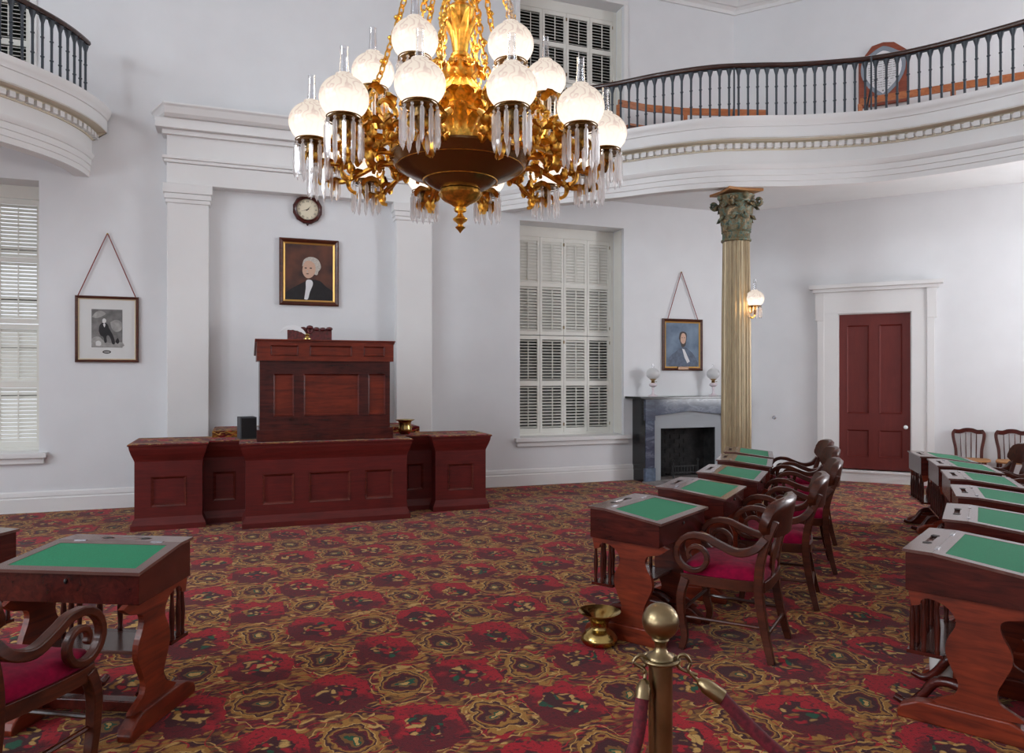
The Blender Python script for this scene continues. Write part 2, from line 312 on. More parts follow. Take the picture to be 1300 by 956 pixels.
def spline(pts,n=8,closed=False):
    P=[Vector(p) for p in pts]; out=[]; m=len(P)
    for i in range(m-1):
        p0=P[max(i-1,0)];p1=P[i];p2=P[i+1];p3=P[min(i+2,m-1)]
        for j in range(n):
            t=j/n; out.append(.5*((2*p1)+(-p0+p2)*t+(2*p0-5*p1+4*p2-p3)*t*t+(-p0+3*p1-3*p2+p3)*t*t*t))
    out.append(P[-1]); return out
# ------------------------------------------------------------------ shell
S0=-2.86; SR=3.951; SL=2*S0-SR; ZC=8.0
WIN=dict(w1=(-8.0,-6.03,.70,3.96),w2=(.125,1.87,.70,3.95)); UP=dict(u1=(-8.0,-6.12,5.1,7.45),u2=(.125,1.87,5.1,7.45))
def wall(name,p0,rz,x0,x1,z0,z1,holes,th=.45,mat='wall'):
    mb=MB(); xs=[x0,x1]+[v for h in holes for v in h[:2]]; zs=[z0,z1]+[v for h in holes for v in h[2:]]
    for a,b,c,d in cells(holes,xs,zs):
        mb.add([(a,0,c),(b,0,c),(b,0,d),(a,0,d)],[(0,1,2,3)]); mb.add([(a,th,c),(b,th,c),(b,th,d),(a,th,d)],[(3,2,1,0)])
    for a,b,c,d in holes:
        mb.add([(a,0,c),(b,0,c),(b,0,d),(a,0,d),(a,th,c),(b,th,c),(b,th,d),(a,th,d)],[(0,4,5,1),(1,5,6,2),(2,6,7,3),(3,7,4,0)])
    mb.add([(x0,0,z0),(x1,0,z0),(x1,0,z1),(x0,0,z1),(x0,th,z0),(x1,th,z0),(x1,th,z1),(x0,th,z1)],[(0,4,5,1),(1,5,6,2),(2,6,7,3),(3,7,4,0)])
    o=mb.build(name,mat,smooth=0,loc=p0,rotz=rz); o['kind']='structure'; return o
wall('wall_front',WP(0,0),A,SL,SR,0,ZC,list(WIN.values())+list(UP.values()))
corner=WP(SR,0); s2c=corner.x*CB+(corner.y-Y1)*SB
DX0,_=dpt(1064,500); DX1,_=dpt(1157,500); DZ0,DZ1=.18,2.60
s2e=s2c+5.2
wall('wall_diagonal_right',WP2(0,0),B,s2c,s2e,0,ZC,[(DX0,DX1,DZ0,DZ1)],.3)
eR=WP2(s2e,0); sR,kR=toSK(eR.x,eR.y)
sL=2*S0-sR; KB=15.5
# left diagonal, sides, back
def wall_pts(name,a,b,holes=[]):
    a=Vector(a);b=Vector(b); d=b-a; rz=math.atan2(d.y,d.x); return wall(name,(a.x,a.y,0),rz,0,d.length,0,ZC,holes,.4),d.length
wall_pts('wall_diagonal_left',WP(sL,kR)[:2],WP(SL,0)[:2])
rightwin=[(1.5,3.3,.7,3.9),(5.5,7.3,.7,3.9),(1.5,3.3,5.1,7.4),(5.5,7.3,5.1,7.4),(9.3,11,.7,3.9)]
wR,LR=wall_pts('wall_right',eR[:2],WP(sR,KB)[:2],rightwin)
leftwin=[(LR-b,LR-a,c,d) for a,b,c,d in rightwin]
wall_pts('wall_left',WP(sL,KB)[:2],WP(sL,kR)[:2],leftwin)
wB,LB=wall_pts('wall_back',WP(sR,KB)[:2],WP(sL,KB)[:2],[])
outline=[WP(SL,0),corner,eR,WP(sR,KB),WP(sL,KB),WP(sL,kR)]
def slab(name,mat,z,th=.1):
    mb=MB(); poly=[(p.x,p.y) for p in outline]; mb.prism(poly,'z',z,z+th); o=mb.build(name,mat,smooth=0); o['kind']='structure'; return o
slab('floor','carpet',-.1); slab('ceiling','ceil',ZC)
# crown + base mouldings follow the walls
def run_profile(name,path,prof,mat,kind='structure'):
    mb=MB(); mb.sweep([Vector((p[0],p[1],0)) for p in path],prof,mi=0); o=mb.build(name,mat,smooth=25); o['kind']=kind; return o
crown=[(0,7.98),(0,7.64),(.03,7.64),(.03,7.70),(.07,7.74),(.10,7.74),(.22,7.86),(.24,7.90),(.36,7.93),(.36,7.98)]
pth=[WP(SL,0),corner,eR]
run_profile('trim_1',pth,crown,'trimwhite')
def basebd(name,a,b):
    prof=[(-.002,0),(.035,0),(.035,.16),(.022,.175),(.028,.19),(.022,.235),(.0,.25),(-.002,.25)]
    return run_profile(name,[a,b],prof,'trimwhite')
basebd('baseboard_front_left',WP(SL,0),WP(-4.66,0)); basebd('baseboard_front_middle',WP(-4.13,0),WP(-1.78,0)); 
basebd('baseboard_front_right',WP(-1.22,0),WP(2.03,0)); basebd('baseboard_corner',WP(3.85,0),WP(SR,0))
mb=MB(); mb.sweep([WP2(s2c,0),WP2(DX0-.3,0)],[(0,0),(.035,0),(.035,.16),(.02,.2),(.0,.25)]); o=mb.build('baseboard_right','trimwhite',smooth=25); o['kind']='structure'
mb=MB(); mb.sweep([WP2(DX1+.3,0),WP2(s2e,0)],[(0,0),(.035,0),(.035,.16),(.02,.2),(.0,.25)]); o=mb.build('baseboard_right_far','trimwhite',smooth=25); o['kind']='structure'
mb=MB(); mb.box(DX0-.3,DX1+.3,-.05,0,0,.14); mb.box(DX0-.3,DX1+.3,-.07,.3,.14,.18); o=mb.build('trim_2','trimwhite',loc=WP2(0,0),rotz=B,smooth=0,bevel=.006); o['kind']='structure'
# ------------------------------------------------------------------ pilasters and entablature
D=.17
mb=MB()
for (x0,x1) in ((-4.627,-4.147),(-1.758,-1.257)):
    mb.box(x0,x1,-D,.0,0,4.0); mb.box(x0-.025,x1+.025,-D-.025,0,0,.24); 
    for z0,z1,o_ in ((3.78,3.83,.018),(3.83,3.90,.03),(3.90,4.02,.045)): mb.box(x0-o_,x1+o_,-D-o_,0,z0,z1)
X0,X1=-4.63,-1.255
mb.box(X0,X1,-D,0,4.02,4.28); mb.box(X0-.03,X1+.03,-D-.03,0,4.28,4.32); mb.box(X0-.05,X1+.05,-D-.05,0,4.32,4.36); mb.box(X0,X1,-D,0,4.36,4.68)
o=mb.build('trim_3','trimwhite',loc=WP(0,0),rotz=A,smooth=0,bevel=.008); o['kind']='structure'
mb=MB(); mb.box(X0-.12,X1+.12,-D-.12,0,4.68,4.80); 
mb.sweep([(X0,0,0),(X0,-D,0),(X1,-D,0),(X1,0,0)],[(0,4.80),(.12,4.80),(.15,4.83),(.18,4.90),(.20,4.92),(.20,4.94),(0,4.94)],mi=0)
for k in range(1): mb.box(X0-.05,X1+.05,-D-.05,0,4.62,4.68)
o=mb.build('trim_4','trimwhite',loc=WP(0,0),rotz=A,smooth=0,bevel=.006); o['kind']='structure'
# ------------------------------------------------------------------ windows with shutters
def window(nm,x0,x1,z0,z1,cols,splits,closed,back='sky',label=None,depth=.40,sill=True,right_only=False):
    W=root(nm,WP((x0+x1)/2,0,z0),A,kind='structure'); w=(x1-x0)/2; h=z1-z0
    f=MB(); y=depth
    f.box(-w,-w+.06,y-.06,y+.03,0,h); f.box(w-.06,w,y-.06,y+.03,0,h); f.box(-w+.06,w-.06,y-.06,y+.03,h-.16,h); f.box(-w+.06,w-.06,y-.06,y+.03,0,.05)
    # raised casing steps on the reveal
    f.box(w-.015,w,.06,y-.1,.02,h-.02); f.box(-w,-w+.015,.06,y-.1,.02,h-.02)
    f.build('frame','cream',W,smooth=0,bevel=.006)
    if sill:
        s=MB(); s.box(-w-.09,w+.09,-.09,y-.06,-.05,.012); s.box(-w-.06,w+.06,-.05,0,-.12,-.05); s.build('sill','trimwhite',W,smooth=0,bevel=.008)
    # sashes and glass
    s=MB(); ys=y+.06
    for q in (-w+.06,-.02,w-.1): s.box(q,q+.04,ys,ys+.03,.05,h-.16)
    nb=5
    for q in range(nb+1): zz=.05+(h-.25)*q/nb; s.box(-w+.06,w-.06,ys+.002,ys+.028,zz,zz+.04)
    s.build('sash','dark_sash',W,smooth=0)  # sash bars coloured dark to stand in for shade behind the slats
    g=MB(); g.box(-w+.05,w-.05,ys+.012,ys+.018,.05,h-.16); g.build('pane','windowpane',W,smooth=0)
    iw=(2*w-.12)/cols
    for c in range(cols):
        a=-w+.06+iw*c+.003; b=a+iw-.006
        for li,(zs,secs) in enumerate(splits):
            zb,zt=zs; L=MB(); st=.038
            yy0,yy1=y-.05,y-.022
            L.box(a,a+st,yy0,yy1,zb,zt); L.box(b-st,b,yy0,yy1,zb,zt)
            prev=zb
            for (sa,sb) in secs:
                L.box(a+st,b-st,yy0,yy1,prev,sa); prev=sb
            L.box(a+st,b-st,yy0,yy1,prev,zt)
            rod=MB()
            for si,(sa,sb) in enumerate(secs):
                ang=closed(c,li,si); n=int(round((sb-sa)/.047)); 
                for q in range(n):
                    zc=sa+(q+.5)*(sb-sa)/n; hw=.026; t=.003; ym=(yy0+yy1)/2
                    dy,dz=math.cos(ang)*hw,math.sin(ang)*hw; ny,nz=-math.sin(ang)*t,math.cos(ang)*t
                    L.hexa([(a+st,ym-dy-ny,zc-dz-nz),(b-st,ym-dy-ny,zc-dz-nz),(b-st,ym+dy-ny,zc+dz-nz),(a+st,ym+dy-ny,zc+dz-nz)],
                           [(a+st,ym-dy+ny,zc-dz+nz),(b-st,ym-dy+ny,zc-dz+nz),(b-st,ym+dy+ny,zc+dz+nz),(a+st,ym+dy+ny,zc+dz+nz)])
                rod.box((a+b)/2-.006,(a+b)/2+.006,ym-dy-.014,ym-dy-.004,sa+.03,sb-.03)
            lo=L.build('shutter','cream',W,smooth=0); rod.build('tilt_rod','cream',lo,smooth=0)
            hg=MB(); 
            for zz in (zb+.1,zt-.12): hg.box((a if c%2==0 else b)-.008,(a if c%2==0 else b)+.008,yy0-.006,yy0,zz,zz+.05)
            hg.build('hinge','antbrass',lo,smooth=0)
    return W
h2=3.25
sp=[((.05,1.56),[(.12,.78),(.86,1.50)]),((1.57,3.09),[(1.63,2.32),(2.38,3.03)])]
W2=window('window_2',*WIN['w2'],4,sp,lambda c,l,s:(R(66) if (l==1 and s==1) else R(46)) if l==1 else (R(40) if (c==2 and s==1) else R(22)))
W1=window('window_1',*WIN['w1'],4,sp,lambda c,l,s:R(40) if s==0 else R(48))
spu=[((.05,1.10),[(.11,.54),(.61,1.05)]),((1.11,2.19),[(1.17,1.64),(1.71,2.13)])]
window('window_3',*UP['u2'],4,spu,lambda c,l,s:R(25),depth=.3); window('window_4',*UP['u1'],4,spu,lambda c,l,s:R(25),depth=.3)
# upper window head casing
mb=MB(); a,b=UP['u2'][:2]; mb.box(a-.08,b+.08,-.02,0,5.0,7.5); mb2=MB()
for a,b in (UP['u2'][:2],UP['u1'][:2]):
    mb2.box(a-.07,a,-.02,0,5.1,7.45); mb2.box(b,b+.07,-.02,0,5.1,7.45); mb2.box(a-.07,b+.07,-.02,0,7.45,7.52)
o=mb2.build('trim_5','trimwhite',loc=WP(0,0),rotz=A,smooth=0,bevel=.004); o['kind']='structure'
# ------------------------------------------------------------------ door
Dr=root('door_1',WP2((DX0+DX1)/2,0,DZ0),B,kind='structure'); w=(DX1-DX0)/2; h=DZ1-DZ0
mb=MB(); y=.05; e=.012
zl0,zl1,zu0,zu1=.20,.62,.87,2.24
px=[(-w+.13,-.05),(.09,w-.13)]; 
px=[(-w+.12,-.07),(.07,w-.12)]
paneled(mb,-w+e,w-e,.01,h-.01,y,[(a,b,zl0,zl1) for a,b in px]+[(a,b,zu0,zu1) for a,b in px],.022,.016); openbox(mb,-w+e,w-e,y,y+.045,.01,h-.01)
dl=mb.build('leaf','door_red',Dr,smooth=0)
mb=MB(); mb.lathe([(.001,0),(.012,.0),(.010,.03),(.026,.045),(.032,.062),(.026,.08),(.001,.088)],16); mb.v=[(x+w-.075,-z_+y,.68+yy) for x,yy,z_ in mb.v]; mb.build('knob','glassknob',dl)
hg=MB()
for zz in (.3,1.15,2.05): hg.box(-w-.012,-w+.02,y-.018,y+.004,zz,zz+.13)
hg.build('hinge','door_red',dl,smooth=0)
mb=MB(); c=.27
mb.box(-w-c,-w,-.035,0,-DZ0+.14,h+.02); mb.box(w,w+c,-.035,0,-DZ0+.14,h+.02); mb.box(-w-c,w+c,-.035,0,h+.0,h+.34)
mb.box(-w-c-.03,-w-c+.07,-.05,0,-DZ0+.14,h+.34); mb.box(w+c-.07,w+c+.03,-.05,0,-DZ0+.14,h+.34)
mb.box(-w-c-.06,-w-c+.07,-.055,0,h-.10,h+.34); mb.box(w+c-.07,w+c+.06,-.055,0,h-.10,h+.34)
mb.box(-w-c-.09,w+c+.09,-.11,0,h+.34,h+.39); mb.box(-w-c-.14,w+c+.14,-.17,0,h+.39,h+.45)
mb.box(-w,-w+.012,0,.3,0,h); mb.box(w-.012,w,0,.3,0,h); mb.box(-w,w,0,.3,h-.012,h)
mb.build('casing','trimwhite',Dr,smooth=0,bevel=.005)
# small round wall plate right of column
s_,z_=dpt(983,530); mb=MB(); mb.lathe([(.001,0),(.03,0),(.03,.008),(.022,.014),(.008,.014),(.008,.03),(.001,.032)],16); mb.v=[(x,-z,y) for x,y,z in mb.v]
o=mb.build('door_stopper','steel',loc=WP2(s_,0,z_),rotz=B); tag(o,'small round grey metal door stopper on the wall left of the red door','door stopper')
# ------------------------------------------------------------------ balconies
RC=[(-.23,0),(.10,.42),(.50,.85),(1.0,1.32),(1.45,1.83),(1.92,2.23),(2.42,2.48),(2.85,2.66),(3.3,2.92),(3.66,3.18),(4.03,3.62),(4.46,4.42),(4.75,5.3),(4.85,6.3)]
LC=[(-5.50,0),(-5.56,.35),(-5.74,.77),(-6.1,1.24),(-6.6,1.72),(-7.2,2.2),(-7.9,2.6),(-8.7,2.9)]
def balcony(nm,curve,sgn,cap_pts,label,rlabel,rail_start,flags):
    # curve in (s,k); outward normal = room side
    c=[Vector((p.x,p.y,0)) for p in spline([(a,b,0) for a,b in curve],10)]
    def off(d):
        out=[]
        for i,p in enumerate(c):
            t=(c[min(i+1,len(c)-1)]-c[max(i-1,0)]).normalized(); n=Vector((-t.y,t.x,0))*sgn; out.append(p+n*d)
        return out
    P=lambda q,z=0: WP(q.x,q.y,z)
    G=root(nm,WP(curve[0][0],0,0),0,label,'balcony'); org=G.location
    def strip(prof,name,mat,parent,caps=True):
        mb=MB(); rings=[]
        for (d,z) in prof: rings.append([P(q,z)-org for q in off(d)])
        n=len(c); m=len(prof); vs=[rings[j][i] for j in range(m) for i in range(n)]
        fs=[(j*n+i,j*n+i+1,(j+1)*n+i+1,(j+1)*n+i) for j in range(m-1) for i in range(n-1)]
        fs.append(tuple(j*n for j in range(m)))
        mb.add(vs,fs); return mb.build(name,mat,parent,smooth=30)
    # architrave, frieze
    en=strip([(-.16,4.36),(-.16,4.05),(0,4.05),(.0,4.115),(.012,4.12),(.012,4.185),(.024,4.19),(.024,4.26),(.036,4.265),(.055,4.30),(.06,4.325),(.03,4.335),(.03,4.50)],'entablature','trimwhite',G)
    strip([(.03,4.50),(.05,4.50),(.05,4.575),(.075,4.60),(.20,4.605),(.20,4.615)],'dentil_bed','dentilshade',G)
    strip([(.20,4.60),(.20,4.745),(.215,4.75),(.215,4.765),(.235,4.80),(.25,4.84),(.25,4.87),(-.3,4.87)],'cornice','trimwhite',G)
    strip([(.10,4.868),(.10,4.88),(-.2,4.88)],'carpet_edge','redtrim',G)
    # dentils
    mb=MB(); L=0; o5=off(.05); acc=0; step=.098
    for i in range(len(o5)-1):
        a,b=o5[i],o5[i+1]; seg=(b-a).length; t=(b-a)/seg; n=Vector((-t.y,t.x,0))*sgn
        while acc<seg:
            q=a+t*acc; w_=.031; pts=[q-t*w_,q+t*w_,q+t*w_+n*.05,q-t*w_+n*.05]
            mb.hexa([P(x,4.515)-org for x in pts],[P(x,4.575)-org for x in pts]); acc+=step
        acc-=seg
    rr_=[[P(q,z)-org for q in off(d)] for d,z in ((.048,4.535),(.056,4.535),(.056,4.578),(.048,4.578))]; nn_=len(c); mb.add([v for r_ in rr_ for v in r_],[(j*nn_+i,j*nn_+i+1,((j+1)%4)*nn_+i+1,((j+1)%4)*nn_+i) for j in range(4) for i in range(nn_-1)])
    mb.build('dentil_course','trimwhite',G,smooth=0)
    # floor slab/soffit
    poly=[P(q) for q in off(-.08)]+[Vector((q[0],q[1],0)) for q in cap_pts]
    mb=MB(); mb.prism([(q.x-org.x,q.y-org.y) for q in poly],'z',4.36,4.50,0); mb.prism([(q.x-org.x,q.y-org.y) for q in poly],'z',4.70,4.86,1); mb.build('slab',['ceil','carpet'],G,smooth=0)
    # balustrade
    Bz=root('balustrade',WP(curve[0][0],curve[0][1],4.88),0,rlabel,'balustrade'); og=Bz.location
    rl=off(.06); 
    acc=0; start=rail_start; pts=[]; trav=0
    for i in range(len(rl)-1):
        a,b=rl[i],rl[i+1]; seg=(b-a).length
        if trav+seg>start: pts.append(a)
        trav+=seg
    pts.append(rl[-1])
    path=[P(q,5.55)-og for q in pts]
    mb=MB(); mb.sweep(path,[(-.035,-.012),(.035,-.012),(.05,.01),(.045,.036),(.022,.05),(-.022,.05),(-.045,.036),(-.05,.01)]); mb.build('handrail','rail_wood',Bz,smooth=50)
    mb=MB(); mb.sweep([p-Vector((0,0,.02)) for p in path],[(-.012,0),(.012,0),(.012,.014),(-.012,.014)]); mb.build('top_bar','iron',Bz,smooth=0)
    # balusters
    b=MB(); H_=.65; b.lathe([(.026,0),(.026,.012),(.015,.03),(.014,.2),(.021,.205),(.021,.215),(.014,.22),(.014,.41),(.021,.415),(.021,.425),(.014,.43),(.016,.57),(.024,.60),(.036,.64),(.036,H_)],8)
    proto=b.build('baluster','iron',Bz,smooth=50); first=True; acc=.03; cnt=0; sp_=.118
    for i in range(len(pts)-1):
        a,bb=pts[i],pts[i+1]; seg=(bb-a).length
        while acc<seg:
            q=a+(bb-a)/seg*acc; loc=P(q,4.88)-og
            if first: proto.location=loc; first=False
            elif cnt<95: d=proto.copy(); COL.objects.link(d); d.location=loc
            cnt+=1; acc+=sp_
        acc-=seg
    # arches between baluster tops
    for px_,py_,Yd in flags:
        X=(px_-650)/F*Yd; bse=Vector((X,Yd,4.88))-og; mb=MB(); mb.tube([bse,bse+Vector((0,0,.65))],.012,6); mb.tube([bse+Vector((0,.0,.27)),bse+Vector((.03,.1,.22)),bse+Vector((.05,.2,.12)),bse+Vector((.06,.22,0))],.011,6); mb.build('brace','iron',Bz)
    return G
wallpts_r=[WP2(s2e,.0),WP2(s2c,0),WP(-.23,0)]
endR=WP(*RC[-1]); 
balcony('gallery_balcony',RC,1,[eR-Vector((0,2.5,0)),eR,corner,WP(-.2,0)],'white curved balcony with dentil cornice on the right, held up by the fluted column','dark iron balustrade with wooden handrail along the long balcony on the right',.02,[(932,148,9.28),(1106,148,8.95)])
balcony('gallery_balcony',LC,-1,[WP(sL,2.9),WP(sL,kR),WP(SL,0),WP(-5.52,0)],'white curved balcony with dentil cornice at the upper left above the shuttered window','dark iron balustrade with wooden handrail on the short balcony at upper left',.30,[])
# ------------------------------------------------------------------ column with capital and sconce
Yc=9.62; Xc=(934.5-650)/F*Yc
Cn=root('column',(Xc,Yc,0),A-.1,'tall gilt fluted column with green leafy capital right of the fireplace','column')
fl=lambda a,z:1-.075*abs(math.sin(a*10))**.6
mb=MB(); mb.lathe([(.182,.28),(.190,.3),(.192,1.0),(.186,2.4),(.172,3.40)],240,flute=lambda a,z:1-.10*(1-abs(math.cos(a*10))**2.2)); mb.build('shaft','col_gilt',Cn,smooth=80)
mb=MB(); mb.box(-.27,.27,-.27,.27,0,.08); mb.lathe([(.26,.08),(.275,.11),(.26,.15),(.225,.16),(.215,.19),(.235,.21),(.235,.24),(.20,.26),(.195,.29),(.1,.29)],40); mb.build('base','col_gilt',Cn,smooth=40)
mb=MB(); mb.lathe([(.178,3.38),(.192,3.39),(.192,3.41),(.176,3.42),(.176,3.50),(.19,3.505),(.185,3.52),(.165,3.53),(.17,3.7),(.19,3.85),(.235,3.98),(.1,3.99)],32)
def leaf(mb,ang,r0,z0,h,w,curl,lean=.02):
    vs=[];fs=[]; n=7
    for i in range(n+1):
        t=i/n; z=z0+h*math.sin(min(t,.85)/.85*PI/2) - (.03 if t>.85 else 0)*(t-.85)/.15*2; r=r0+lean*t+curl*max(0,t-.45)**2*3
        ww=w*(.75+.5*math.sin(t*PI))*(1 if t<.8 else (1.05-t)*4)*(1+.18*math.sin(t*18)); 
        for q in (-1,-.5,0,.5,1):
            rr=r+.018*(1-q*q)-.01*(abs(q)==.5); a=ang+q*ww/(2*r0); vs.append((rr*math.cos(a),rr*math.sin(a),z))
    for i in range(n):
        for j in range(4): fs.append((i*5+j,i*5+j+1,(i+1)*5+j+1,(i+1)*5+j))
    m=len(vs); vs+=[(x*.93,y*.93,z) for x,y,z in vs]; fs+=[tuple(reversed([q+m for q in f])) for f in list(fs)]
    mb.add(vs,fs)
for i in range(8): leaf(mb,2*PI*i/8,.175,3.52,.19,.13,.05)
for i in range(8): leaf(mb,2*PI*(i+.5)/8,.18,3.60,.26,.12,.07,.04)
for i in range(4):
    a=PI/4+i*PI/2
    for sd in (-1,1):
        pts=[]; rad=[]
        for q in range(15):
            t=q/14*2.6*PI; rr=.062*(1-q/17); pts.append(Vector((math.cos(a)*(.285+rr*math.cos(t+PI)),math.sin(a)*(.285+rr*math.cos(t+PI)),3.89+rr*math.sin(t+PI)))+Vector((-math.sin(a),math.cos(a),0))*sd*.02); rad.append(.019)
        st=Vector((math.cos(a+sd*.35)*.18,math.sin(a+sd*.35)*.18,3.74)); mb.tube(spline([st,(st+pts[0])/2+Vector((0,0,.03)),pts[0]],5)+pts[1:],[.014]*11+rad[1:],6)
    b=i*PI/2; mb.ell((math.cos(b)*.235,math.sin(b)*.235,3.95),(.04,.04,.045),8,6)
    for sd in (-1,1): mb.tube([(math.cos(b+sd*.5)*.19,math.sin(b+sd*.5)*.19,3.76),(math.cos(b+sd*.28)*.215,math.sin(b+sd*.28)*.215,3.86),(math.cos(b+sd*.1)*.22,math.sin(b+sd*.1)*.22,3.88)],.013,6)
mb.build('capital','verdigris',Cn,smooth=60)
ab=[]
for i in range(4):
    a=PI/4+i*PI/2
    for q in range(9):
        t=q/8; a0=a; a1=a+PI/2; p0=Vector((math.cos(a0),math.sin(a0)))*.35; p1=Vector((math.cos(a1),math.sin(a1)))*.35
        p=p0.lerp(p1,t); 
        if 0<q<8 : p*=1-.14*math.sin(t*PI)
        if q<8: ab.append((p.x,p.y))
mb=MB(); mb.prism(ab,'z',4.015,4.048); mb.build('abacus','oakseat',Cn,smooth=0,bevel=.006)
def prism_drop(mb,x,y,zt,L,r=.011,ang=0):
    """one faceted crystal drop: bead + long spear"""
    mb.ell((x,y,zt-.008),(.008,.008,.009),6,4)
    vs=[];rings=[(zt-.018,.5),(zt-.03,1),(zt-L*.8,1.05),(zt-L+.02,.75)]
    for z,k in rings:
        for i in range(6): a=ang+i*PI/3; vs.append((x+r*k*math.cos(a),y+r*k*math.sin(a),z))
    vs.append((x,y,zt-L)); vs.append((x,y,zt-.014)); fs=[]
    for j in range(3):
        for i in range(6): fs.append((j*6+i,j*6+(i+1)%6,(j+1)*6+(i+1)%6,(j+1)*6+i))
    fs+=[(18+i,18+(i+1)%6,24) for i in range(6)]+[((i+1)%6,i,25) for i in range(6)]
    mb.add(vs,fs)
GP=[(.060,0)]+[(.12*math.cos(a),.09+.108*math.sin(a)) for a in [R(x) for x in range(-52,70,6)]]+[(.043,.193),(.04,.197),(.042,.204)]
def lamp_unit(parent,loc,prisms=True,n=12,lit=True,pr=.086,L=.19,scale=1,asmain=None):
    """gas lamp: gallery ring, burner, globe, chimney, hanging prisms"""
    mb=MB(); 
    for z,r_ in ((-.004,.084),(-.02,.084)): mb.torus((0,0,z),r_,.0035,(0,0,1),28,5)
    for i in range(28): a=2*PI*i/28; mb.box(-.0015,.0015,-.0015,.0015,-.02,-.004); 
    mb.v=mb.v[:]; 
    mb.lathe([(.084,-.012),(.06,-.008),(.03,-.02),(.03,-.07),(.022,-.085),(.016,-.11),(.008,-.125),(.001,-.13)],16); mb.lathe([(.062,-.005),(.066,.0),(.066,.008),(.05,.008)],20)
    ob=mb.build('lamp','burner',parent,loc=loc)
    if scale!=1: ob.scale=(scale,)*3
    g=MB(); g.lathe(GP,32); g.f=g.f[:-1]; g.mi=g.mi[:-1]; g.build('globe_shade','globe_lit' if lit else 'globe_unlit',ob,smooth=80)
    c=MB(); pf=[(.024,.17),(.023,.22),(.019,.29),(.019,.335),(.0205,.34),(.0185,.34),(.017,.335),(.017,.29),(.021,.22),(.022,.17)]; c.lathe(pf,16); c.f=c.f[:-2]; c.mi=c.mi[:-2]; c.build('chimney','clearglass',ob,smooth=60)
    return ob
# sconce on column
Yq=9.5; sx=(958-650)/F*Yq; sz=1.6+(HZ-388)/F*Yq
Sc=root('sconce',(sx,Yq,sz),0,'lit brass gas sconce with round etched globe on the right side of the fluted column','wall lamp')
lu=lamp_unit(Sc,(0,0,0))
mb=MB()
for i in range(12): a=2*PI*i/12; prism_drop(mb,.086*math.cos(a),.086*math.sin(a),-.02,.15)
mb.build('prism_fringe','crystal',Sc,smooth=0)
mb=MB(); dx=Xc+.16-sx; mb.tube(spline([(0,0,-.12),(-.03,0,-.16),(-.09,.02,-.10),(dx*.9,.06,-.06)],6),.011,8); mb.lathe([(.001,-.01),(.04,-.01),(.04,.01),(.001,.01)],12,(dx,.08,-.06)); mb.ell((-.06,.01,-.08),(.03,.015,.03)); mb.torus((-.08,.01,-.02),.03,.008,(0,1,0)); mb.ell((dx*.8,.05,-.02),(.025,.02,.04)); mb.build('bracket','gilt',Sc)
# ------------------------------------------------------------------ chandelier
Zc=4.2; cx=(584.3-650)/F*Zc
Ch=root('chandelier',(cx,Zc,2.43),math.atan2(-cx,Zc)*-1,'large gilt gas chandelier with lit etched globes and crystal prisms hanging in the foreground','chandelier')
# rotate so local -y points to the camera
Ch.rotation_euler=(0,0,-math.atan2(cx,Zc))
ZB=2.43
def zz(z): return z-ZB
mb=MB(); mb.lathe([(.001,zz(2.43)),(.008,zz(2.44)),(.018,zz(2.452)),(.03,zz(2.463)),(.014,zz(2.475)),(.016,zz(2.485)),(.04,zz(2.503)),(.042,zz(2.512)),(.02,zz(2.53)),(.014,zz(2.545)),(.034,zz(2.555)),(.036,zz(2.57)),(.03,zz(2.578)),(.06,zz(2.60)),(.10,zz(2.62)),(.122,zz(2.65)),(.115,zz(2.672)),(.06,zz(2.68))],36,flute=lambda a,z:1+.03*math.cos(a*12)*(1 if zz(2.58)<z<zz(2.675) else 0)); mb.build('finial','gilt',Ch,smooth=50)
mb=MB(); mb.lathe([(.09,zz(2.675)),(.125,zz(2.678)),(.17,zz(2.70)),(.205,zz(2.728)),(.215,zz(2.728)),(.225,zz(2.735)),(.30,zz(2.765)),(.355,zz(2.80)),(.368,zz(2.802)),(.385,zz(2.825)),(.40,zz(2.85)),(.40,zz(2.862)),(.37,zz(2.862)),(.2,zz(2.84)),(.09,zz(2.84))],64); bw=mb.build('bowl','bronze',Ch,smooth=30)
mb=MB(); mb.torus((0,0,zz(2.728)),.212,.004,(0,0,1),48,6); mb.torus((0,0,zz(2.803)),.362,.004,(0,0,1),64,6)
for i in range(64):
    a=2*PI*i/64; x,y=.402*math.cos(a),.402*math.sin(a); t=Vector((-math.sin(a),math.cos(a),0))*.016; c=Vector((x,y,zz(2.862)))
    mb.add([c-t,c+t,c+Vector((0,0,.03))+t*.6,c+Vector((0,0,.04)),c+Vector((0,0,.03))-t*.6,(c-t)*.97,(c+t)*.97],[(0,1,2,3,4),(6,5,4,3,2)])
mb.build('rim_leaf_border','gilt',Ch,smooth=0)
mb=MB(); mb.lathe([(.13,zz(2.84)),(.125,zz(2.95)),(.115,zz(2.96)),(.115,zz(2.975)),(.092,zz(2.985)),(.088,zz(3.05)),(.094,zz(3.12)),(.11,zz(3.15)),(.09,zz(3.16)),(.12,zz(3.19)),(.135,zz(3.23)),(.10,zz(3.28)),(.075,zz(3.31)),(.06,zz(3.35)),(.05,zz(3.40)),(.042,zz(3.43)),(.055,zz(3.435)),(.056,zz(3.45)),(.042,zz(3.46)),(.046,zz(3.50)),(.062,zz(3.60)),(.078,zz(3.68)),(.080,zz(3.705)),(.06,zz(3.73)),(.03,zz(3.745)),(.028,zz(3.76)),(.05,zz(3.78)),(.07,zz(3.82)),(.05,zz(3.87)),(.02,zz(3.92)),(.016,zz(7.9))],48,flute=lambda a,z:1+.035*math.cos(a*16)*(1 if zz(3.16)<z<zz(3.42) or zz(2.98)<z<zz(3.15) or z>zz(3.46) and z<zz(3.74) else 0)); 
